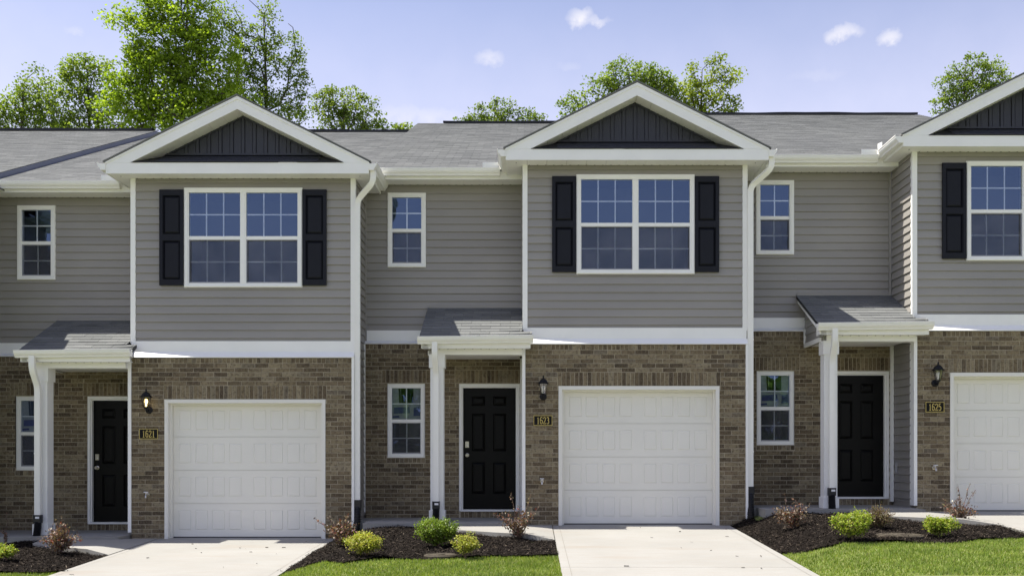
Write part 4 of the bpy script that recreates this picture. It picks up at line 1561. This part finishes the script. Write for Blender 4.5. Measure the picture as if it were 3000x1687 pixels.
def plaque(k, label):
    X, Y, Z = UNITS[k]
    w, h = .288, .156
    t = thing('house_number_sign', label, 'sign', (X + .300, Y - .1035, Z + 1.622))
    MB().box(-w / 2, w / 2, -.014, 0, -h / 2, h / 2).build('plate', 'plaque', t)
    m = MB(); e = .007
    m.box(-w / 2, w / 2, -.018, -.0142, h / 2 - e, h / 2); m.box(-w / 2, w / 2, -.018, -.0142, -h / 2, -h / 2 + e)
    m.box(-w / 2, -w / 2 + e, -.018, -.0142, -h / 2 + e, h / 2 - e); m.box(w / 2 - e, w / 2, -.018, -.0142, -h / 2 + e, h / 2 - e)
    m.build('border', 'brass', t)
    dh, dw = .100, .050
    for i, ch in enumerate(k):
        m = MB()
        x0 = -2 * dw + i * dw
        for st in DIG[ch]:
            p = [(x0 + a * dw, -.0165, -dh / 2 + b * dh) for a, b in smooth_line(st)]
            m.sweep(p, [(-.0015, -.0048), (.0015, -.0048), (.0015, .0048), (-.0015, .0048)], (0, 1, 0))
        m.build('digit', 'brass', t)


plaque('1621', 'black and gold number sign under the glowing lantern, reading 1621')
plaque('1623', 'black and gold number sign left of the middle garage door, reading 1623')
plaque('1625', 'black and gold number sign nearest the right edge of the photo, reading 1625')


def spigot(k, label):
    X, Y, Z = UNITS[k]
    t = thing('hose_spigot', label, 'spigot', (X + .285, Y - .101, Z + .685))
    m = MB(); m.lathe((0, 0, 0), [(.028, -.001), (.028, -.008), (.013, -.010), (.013, -.07)], 12, 'y')
    m.tube(bend([(0, -.055, 0), (0, -.09, -.006), (0, -.10, -.05)], .02), .013, 10)
    m.build('body', 'nickel', t, smooth=False)
    MB().lathe((0, -.085, .02), [(.006, -.02), (.006, .012), (.034, .014), (.036, .022), (.030, .026)], 10).build('valve_handle', 'label', t)


spigot('1621', 'small metal hose spigot left of the left garage door')
spigot('1623', 'small metal hose spigot left of the middle garage door')
spigot('1625', 'small metal hose spigot left of the right garage door')


# ------------------------------------------------------------------ lids in the beds
def lid(px, py, r, label, name='meter_lid', mat='lid', flat=False):
    x, y = on_ground(px, py, .05)
    z = hz_ground(x, y) - .018
    t = thing(name, label, 'lid', (x, y, z), 'round meter lids in the mulch')
    m = MB(); m.lathe((0, 0, 0), [(r * 1.06, .0), (r * 1.06, .052), (r, .060), (r * .96, .058)], 32); m.build('rim', mat, t)
    m = MB(); m.lathe((0, 0, 0), [(r * .95, .02), (r * .95, .064), (r * .80, .066), (r * .78, .060), (r * .3, .062), (r * .28, .070), (r * .12, .071)], 32); m.build('cover', mat, t)


lid(1108, 1392, .19, 'round tan meter lid half hidden behind the gold shrub in the left bed')
lid(2264, 1342, .27, 'wide round brown meter lid in the right mulch bed')
bx_, by_ = on_ground(62, 1452, .06)
m = MB(); m.box(-.20, .20, -.14, .14, 0, .05); m.box(-.185, .185, -.125, .125, .05, .062); m.box(-.03, .03, -.01, .01, .062, .066)
o = m.build('valve_box_lid', 'blue_lid'); o.location = (bx_, by_ - .12, hz_ground(bx_, by_) - .004)
tag(o, 'blue plastic valve box lid in the grass at the lower left corner', 'lid')


# ------------------------------------------------------------------ plants
def leaf_quads(C, size, n_up=.35, aspect=.55, fold=.25, spread=None, dirs=None):
    """C: (N,3) leaf centres -> diamond leaves, two triangles each as one quad"""
    n = len(C)
    size = np.asarray(size)
    if dirs is None:
        d = RNG.normal(0, 1, (n, 3)); d[:, 2] = d[:, 2] * .7
    else:
        d = dirs + RNG.normal(0, .45, (n, 3))
    d /= np.linalg.norm(d, axis=1)[:, None]
    nn = RNG.normal(0, 1, (n, 3)); nn[:, 2] = np.abs(nn[:, 2]) + n_up
    s = np.cross(d, nn); s /= (np.linalg.norm(s, axis=1)[:, None] + 1e-9)
    up = np.cross(s, d)
    h = (size / 2)[:, None]
    w = h * aspect
    f = h * fold * RNG.uniform(-1, 1, (n, 1))
    return np.stack([C - d * h, C + s * w + up * f - d * h * .1, C + d * h, C - s * w + up * f - d * h * .1], 1).reshape(-1, 3)


def grow(nodes, parent_of, targets, steep=.35, jitter=.08):
    """join each target to the nearest lower node; returns chains"""
    ends = []
    for t in targets:
        N = np.array(nodes)
        d = np.linalg.norm(N - t, axis=1)
        hor = np.linalg.norm((N - t)[:, :2], axis=1)
        pen = np.maximum(0, N[:, 2] - (t[2] - steep * hor))
        i = int(np.argmin(d + 2.2 * pen))
        a = N[i]
        L = d[i]
        k = max(1, int(L / .6))
        prev = i
        for j in range(1, k + 1):
            f = j / k
            p = a * (1 - f) + t * f
            p = p + np.array([0, 0, math.sin(f * math.pi) * L * .07]) + (RNG.normal(0, jitter * min(1, L), 3) * (0 if j == k else 1))
            nodes.append(p); parent_of.append(prev)
            prev = len(nodes) - 1
        ends.append(prev)
    return ends


def branch_mesh(nodes, parent_of, r_tip, r_pow, r_max, sides=5):
    n = len(nodes)
    cnt = np.ones(n)
    for i in range(n - 1, 0, -1): cnt[parent_of[i]] += cnt[i] * 1.0
    rad = np.minimum(r_tip * cnt ** r_pow, r_max)
    m = MB()
    for i in range(1, n):
        a, b = Vector(nodes[parent_of[i]]), Vector(nodes[i])
        if (b - a).length < 1e-4: continue
        side = (1, 0, 0) if abs((b - a).normalized().x) < .9 else (0, 1, 0)
        ra = min(rad[parent_of[i]], rad[i] * 1.7)
        m.tube([a, b], [ra, rad[i]], sides, side, cap=False)
    return m


def tree(name, label, x, y, lobes, leafmat, leaf=.15, clump=.55, per=70, trunk_r=.22, spires=(), bare=(), lean=0.0, cat='tree'):
    """lobes: (px, py, rx_px, ry_px, clumps) in the 2576-wide picture at depth y"""
    z0 = hz_ground(x, 20)
    t = thing(name, label, cat, (x, y, z0), 'trees behind the roofs')
    S = FPX / y * 2576 / 3000
    cen = []
    for (px, py, rx, ry, n) in lobes:
        n = int(n * 1.35 + .5)
        cx, _, cz = at(px, py, y)
        pts = []
        tries = 0
        while len(pts) < n and tries < n * 30:
            tries += 1
            v = RNG.normal(0, 1, 3); v /= np.linalg.norm(v)
            r = RNG.random() ** (1 / 2.4)
            p = np.array([cx + v[0] * r * rx / S, y + v[1] * r * max(rx, 60) / S * .42, cz + v[2] * r * ry / S])
            if all(np.linalg.norm(p - q) > clump * .88 for q in pts[-90:]): pts.append(p)
        cen += pts
    cen = np.array(cen) - np.array([x, y, z0])
    top = cen[:, 2].max() - .4
    nodes, par = [np.zeros(3)], [0]
    k = int(top / .8)
    for i in range(1, k + 1):
        f = i / k
        nodes.append(np.array([lean * f * f + .12 * math.sin(f * 7 + x), .1 * math.cos(f * 5 + x), top * f])); par.append(len(nodes) - 2)
    order = np.argsort(np.linalg.norm(cen[:, :2], axis=1) * 1.0 + cen[:, 2] * .25)
    grow(nodes, par, cen[order])
    for (px, py) in bare:
        bx, _, bz = at(px, py, y)
        grow(nodes, par, [np.array([bx - x, RNG.normal(0, .3), bz - z0])])
    m = branch_mesh(nodes, par, .011, .42, trunk_r)
    m.build('trunk', 'bark', t)
    Cs = []
    for c in cen:
        n = int(per * RNG.uniform(.5, 1.1))
        g = RNG.normal(0, 1, (n, 3)); g /= np.linalg.norm(g, axis=1)[:, None]
        g *= (RNG.random((n, 1)) ** .6) * clump * np.array([1.0, 1.0, .72]) * RNG.uniform(.6, 1.04)
        Cs.append(c + g)
    Cs = np.concatenate(Cs)
    size = leaf * RNG.uniform(.65, 1.3, len(Cs))
    q = leaf_quads(Cs, size, .6, .78, .3)
    place('crown', np_mesh('crown', q, 4), leafmat, t)
    return t


tree('tulip_tree', 'tallest bright green tree rising above the left gable', at(470, 0, 37)[0], 37.0,
     [(455, 30, 95, 70, 40), (430, 110, 110, 80, 60), (400, 210, 120, 90, 80), (520, 170, 95, 110, 70), (330, 270, 90, 70, 50), (470, 300, 130, 70, 70),
      (580, 280, 75, 80, 36), (300, 45, 44, 16, 12), (345, 80, 34, 36, 12), (380, 20, 26, 24, 8), (355, 150, 40, 40, 12), (440, -60, 70, 50, 20)],
     'leaf_tulip', .115, .56, 150, .26)
tree('poplar_tree', 'slim tree with bare twig tips and open crown right of the tulip tree', at(660, 0, 39)[0], 39.0,
     [(620, 130, 45, 80, 26), (560, 50, 50, 45, 18), (640, 230, 60, 70, 30), (675, 45, 24, 36, 9), (690, 130, 26, 60, 13), (745, 120, 16, 45, 8), (745, 200, 26, 60, 14), (750, 280, 30, 45, 16), (690, 290, 55, 60, 26)],
     'leaf_mid', .095, .46, 110, .2, bare=[(628, 8), (642, 30), (738, 72), (725, 60)])
tree('maple_tree', 'mid green tree above the left roof ridge beside the tulip tree', at(215, 0, 38)[0], 38.0,
     [(225, 200, 75, 62, 40), (170, 260, 60, 60, 28), (270, 280, 60, 50, 26), (215, 330, 80, 40, 26), (200, 165, 45, 35, 12)],
     'leaf_mid', .10, .52, 130, .2)
tree('elm_tree', 'green tree at the left edge above the neighbouring roof', at(60, 0, 38.5)[0], 38.5,
     [(95, 215, 55, 40, 22), (60, 270, 70, 50, 32), (110, 300, 60, 45, 22), (10, 300, 60, 45, 22), (-60, 290, 70, 55, 24)],
     'leaf_mid', .10, .52, 130, .2)
tree('oak_tree', 'rounded dark green tree between the left and middle gables', at(870, 0, 40)[0], 40.0,
     [(850, 255, 42, 42, 24), (815, 265, 28, 34, 12), (910, 290, 50, 45, 28), (860, 320, 70, 40, 30), (960, 318, 30, 20, 9)],
     'leaf_oak', .10, .48, 135, .2)
tree('young_oak_tree', 'small leafy treetop just showing over the ridge right of the dark oak', at(1010, 0, 41)[0], 41.0,
     [(1008, 322, 24, 16, 6), (1000, 350, 30, 20, 6)], 'leaf_oak', .10, .42, 110, .12)
tree('hickory_tree', 'low spreading treetop behind the ridge left of the middle gable', at(1250, 0, 42)[0], 42.0,
     [(1250, 290, 50, 38, 26), (1180, 305, 48, 24, 16), (1330, 300, 40, 24, 13), (1245, 330, 110, 26, 26)],
     'leaf_oak', .095, .46, 125, .18)
tree('white_oak_tree', 'broad green tree behind the left slope of the middle gable', at(1590, 0, 40)[0], 40.0,
     [(1590, 205, 95, 50, 46), (1520, 235, 55, 45, 22), (1450, 270, 40, 30, 12), (1640, 245, 70, 60, 30), (1580, 300, 110, 50, 34)],
     'leaf_mid', .10, .5, 125, .2)
tree('ash_tree', 'yellow green tree behind the right slope of the middle gable', at(1760, 0, 40.5)[0], 40.5,
     [(1800, 180, 26, 40, 14), (1745, 195, 26, 36, 12), (1770, 250, 74, 42, 40), (1840, 190, 20, 26, 7), (1848, 270, 24, 18, 7), (1700, 262, 72, 52, 40), (1665, 225, 40, 30, 14)],
     'leaf_yellow', .10, .48, 125, .2)
tree('locust_tree', 'sparse open tree behind the right hand roof end', at(2430, 0, 41)[0], 41.0,
     [(2450, 180, 40, 50, 16), (2500, 185, 34, 40, 10), (2400, 215, 38, 50, 14), (2450, 245, 75, 40, 26), (2370, 270, 30, 20, 7), (2430, 310, 80, 40, 14), (2540, 230, 40, 50, 10)],
     'leaf_mid', .092, .40, 85, .18)


def shrub(name, label, px, py, w, h, leafmat, leaf, stems, per, kind, sprays=()):
    """px, py: foot of the shrub; w, h: its size in 2576-wide pixels"""
    x, y = on_ground(px, py)
    z = bed_z(x, y)
    S = FPX / y * 2576 / 3000
    W, H = w / S, h / S
    t = thing(name, label, 'shrub', (x, y, z), 'shrubs planted in the mulch beds')
    nodes, par = [np.array([0, 0, -.02])], [0]
    ends = []
    if kind == 'round':
        T = []
        bumps = RNG.normal(0, 1, (7, 3)); bumps[:, 2] = np.abs(bumps[:, 2]) * .8; bumps /= np.linalg.norm(bumps, axis=1)[:, None]
        while len(T) < stems:
            v = RNG.normal(0, 1, 3); v /= np.linalg.norm(v)
            r = RNG.random() ** (1 / 2.2) * (.70 + .46 * max(0, float((bumps @ v).max())) ** 5)
            p = np.array([v[0] * r * W / 2, v[1] * r * W / 2 * .9, H * .52 + v[2] * r * H * .46])
            if p[2] > .02: T.append(p)
        T.sort(key=lambda p: p[0] ** 2 + p[1] ** 2 + p[2] ** 2)
        ends = grow(nodes, par, T, .2, .02)
        C = []
        for p in T:
            g = RNG.normal(0, 1, (per, 3)) * np.array([1, 1, .9]) * W * .052
            C.append(p + g)
        C = np.concatenate(C)
        C = C[C[:, 2] > .005]
        D = None
    else:
        C, D = [], []
        for i in range(stems):
            a = 2 * math.pi * (i + RNG.random()) / stems
            out = RNG.random() ** .7
            L = H * RNG.uniform(.45, 1.0) * (1.0 if kind != 'open' else RNG.uniform(.75, 1.15))
            top = np.array([math.cos(a) * W / 2 * out, math.sin(a) * W / 2 * out * .9, L * (1 - .35 * out)])
            if i < len(sprays): top = np.array([sprays[i][0] * W / 2, RNG.normal(0, .05), sprays[i][1] * H])
            prev = 0; n = 6
            arch = RNG.uniform(.08, .2) * H
            last = nodes[0]
            for j in range(1, n + 1):
                f = j / n
                p = top * f + np.array([0, 0, math.sin(f * math.pi) * arch * .6]) + RNG.normal(0, .008, 3)
                nodes.append(p); par.append(prev); prev = len(nodes) - 1
                dd = (p - last) / (np.linalg.norm(p - last) + 1e-6); last = p
                if f > .28:
                    k = int(per * (1.0 if i >= len(sprays) else .55))
                    sp = W * (.055 if i >= len(sprays) else .020)
                    for _ in range(k):
                        q = p + RNG.normal(0, 1, 3) * sp - dd * RNG.random() * np.linalg.norm(top) / n
                        if q[2] > .01: C.append(q); D.append(dd + RNG.normal(0, .6, 3))
        C, D = np.array(C), np.array(D)
    m = branch_mesh(nodes, par, .0024 if kind != 'dry' else .0022, .38, .014, 4)
    m.build('stems', 'stem', t)
    q = leaf_quads(C, leaf * RNG.uniform(.6, 1.3, len(C)), .5, .52, .25, dirs=D)
    place('foliage', np_mesh('foliage', q, 4), leafmat, t)
    return t


PL = 'plum_shrub'
shrub(PL, 'dark plum leaved shrub left of the left driveway with red tips', 150, 1392, 100, 84, 'leaf_plum', .044, 30, 10, 'arch', sprays=[(.15, 1.15)])
shrub(PL, 'dense dark plum shrub at the right corner of the left driveway', 862, 1374, 108, 70, 'leaf_plum', .042, 34, 11, 'arch', sprays=[(-1.35, 1.02), (.25, 1.25), (-.7, 1.1)])
shrub(PL, 'upright red tinged shrub in front of the 1623 door frame', 1306, 1352, 108, 88, 'leaf_plum', .038, 24, 9, 'arch', sprays=[(-.35, 1.32), (.55, 1.25), (-1.15, .72), (.95, .92)])
shrub(PL, 'pinkish plum shrub right of the middle driveway', 1996, 1330, 104, 76, 'leaf_plum', .038, 28, 9, 'arch', sprays=[(-.5, 1.2), (.9, .85)])
shrub(PL, 'open twiggy plum shrub in front of the right garage door', 2414, 1308, 92, 70, 'leaf_plum', .040, 18, 8, 'open', sprays=[(.5, 1.32), (.0, 1.28), (.85, 1.1), (-.9, .75)])
shrub(PL, 'thin plum sprig at the left edge of the photo', 14, 1372, 26, 60, 'leaf_plum', .030, 5, 3, 'arch', sprays=[(-.2, 1.3)])
shrub('boxwood_shrub', 'full bright green rounded shrub before the 1623 porch column', 1103, 1374, 112, 74, 'leaf_box', .030, 260, 30, 'round')
GO = 'gold_shrub'
shrub(GO, 'golden yellow low shrub beside the dense plum shrub', 918, 1398, 98, 62, 'leaf_gold', .027, 170, 30, 'round')
shrub(GO, 'gold green shrub beside the tan meter lid', 1172, 1400, 78, 62, 'leaf_gold', .024, 120, 24, 'round')
shrub(GO, 'lime green shrub in front of the dry twiggy shrub', 2146, 1358, 102, 76, 'leaf_lime', .030, 170, 28, 'round')
shrub(GO, 'lime green shrub with a raised tip left of the open plum shrub', 2362, 1347, 84, 58, 'leaf_lime', .028, 150, 28, 'round')
shrub(GO, 'lime green shrub cut by the left edge of the photo', 14, 1412, 70, 46, 'leaf_lime', .030, 90, 20, 'round')
shrub('dry_shrub', 'brown half bare twiggy round shrub behind the lime shrub', 2208, 1326, 92, 64, 'leaf_brown', .020, 130, 5, 'arch')

# ------------------------------------------------------------------ litter
def litter():
    P = []
    spots = [('1621', 24), ('1623', 14)]
    Q = []
    for k, n in spots:
        X, Y, Z = UNITS[k]
        for _ in range(n):
            u = X + DW0 + .15 + (DW1 - DW0 - .3) * random.random() ** .6
            y = 15.5 - 4.5 * random.random() ** 1.3
            z = Z + SLOPE * (y - 15.7) + .006
            a = random.uniform(0, math.pi); L = random.uniform(.006, .03); w = random.uniform(.004, .009)
            d = Vector((math.cos(a), math.sin(a), 0)); s = Vector((-math.sin(a), math.cos(a), 0))
            c = Vector((u, y, z))
            hgt = Vector((0, 0, random.uniform(.002, .012)))
            Q += [c - d * L - s * w, c + d * L - s * w, c + d * L + s * w + hgt, c - d * L + s * w + hgt]
    stuff(tag(place('bark_litter', np_mesh('bark_litter', np.array([tuple(q) for q in Q]), 4), 'chip'), 'scattered dark bark chips lying on the concrete driveways', 'litter'))


litter()


def unseen_wood():  # added out of view behind the camera so the lower panes reflect darker
    n = 16000
    a = RNG.uniform(-1.25, 1.25, n)
    r = RNG.uniform(58, 70, n)
    x = r * np.sin(a); y = -r * np.cos(a)
    h = 8.6 + 1.0 * np.sin(a * 23) + .7 * np.sin(a * 61 + 1)
    z = -.7 + h * RNG.random(n) ** .7
    q = leaf_quads(np.stack([x, y, z], 1), RNG.uniform(.8, 1.6, n), .4, .8, .3)
    o = place('unseen_wood', np_mesh('unseen_wood', q, 4), 'leaf_oak')
    stuff(tag(o, 'unseen line of trees added behind the camera to darken the lower panes', 'wood'))


unseen_wood()
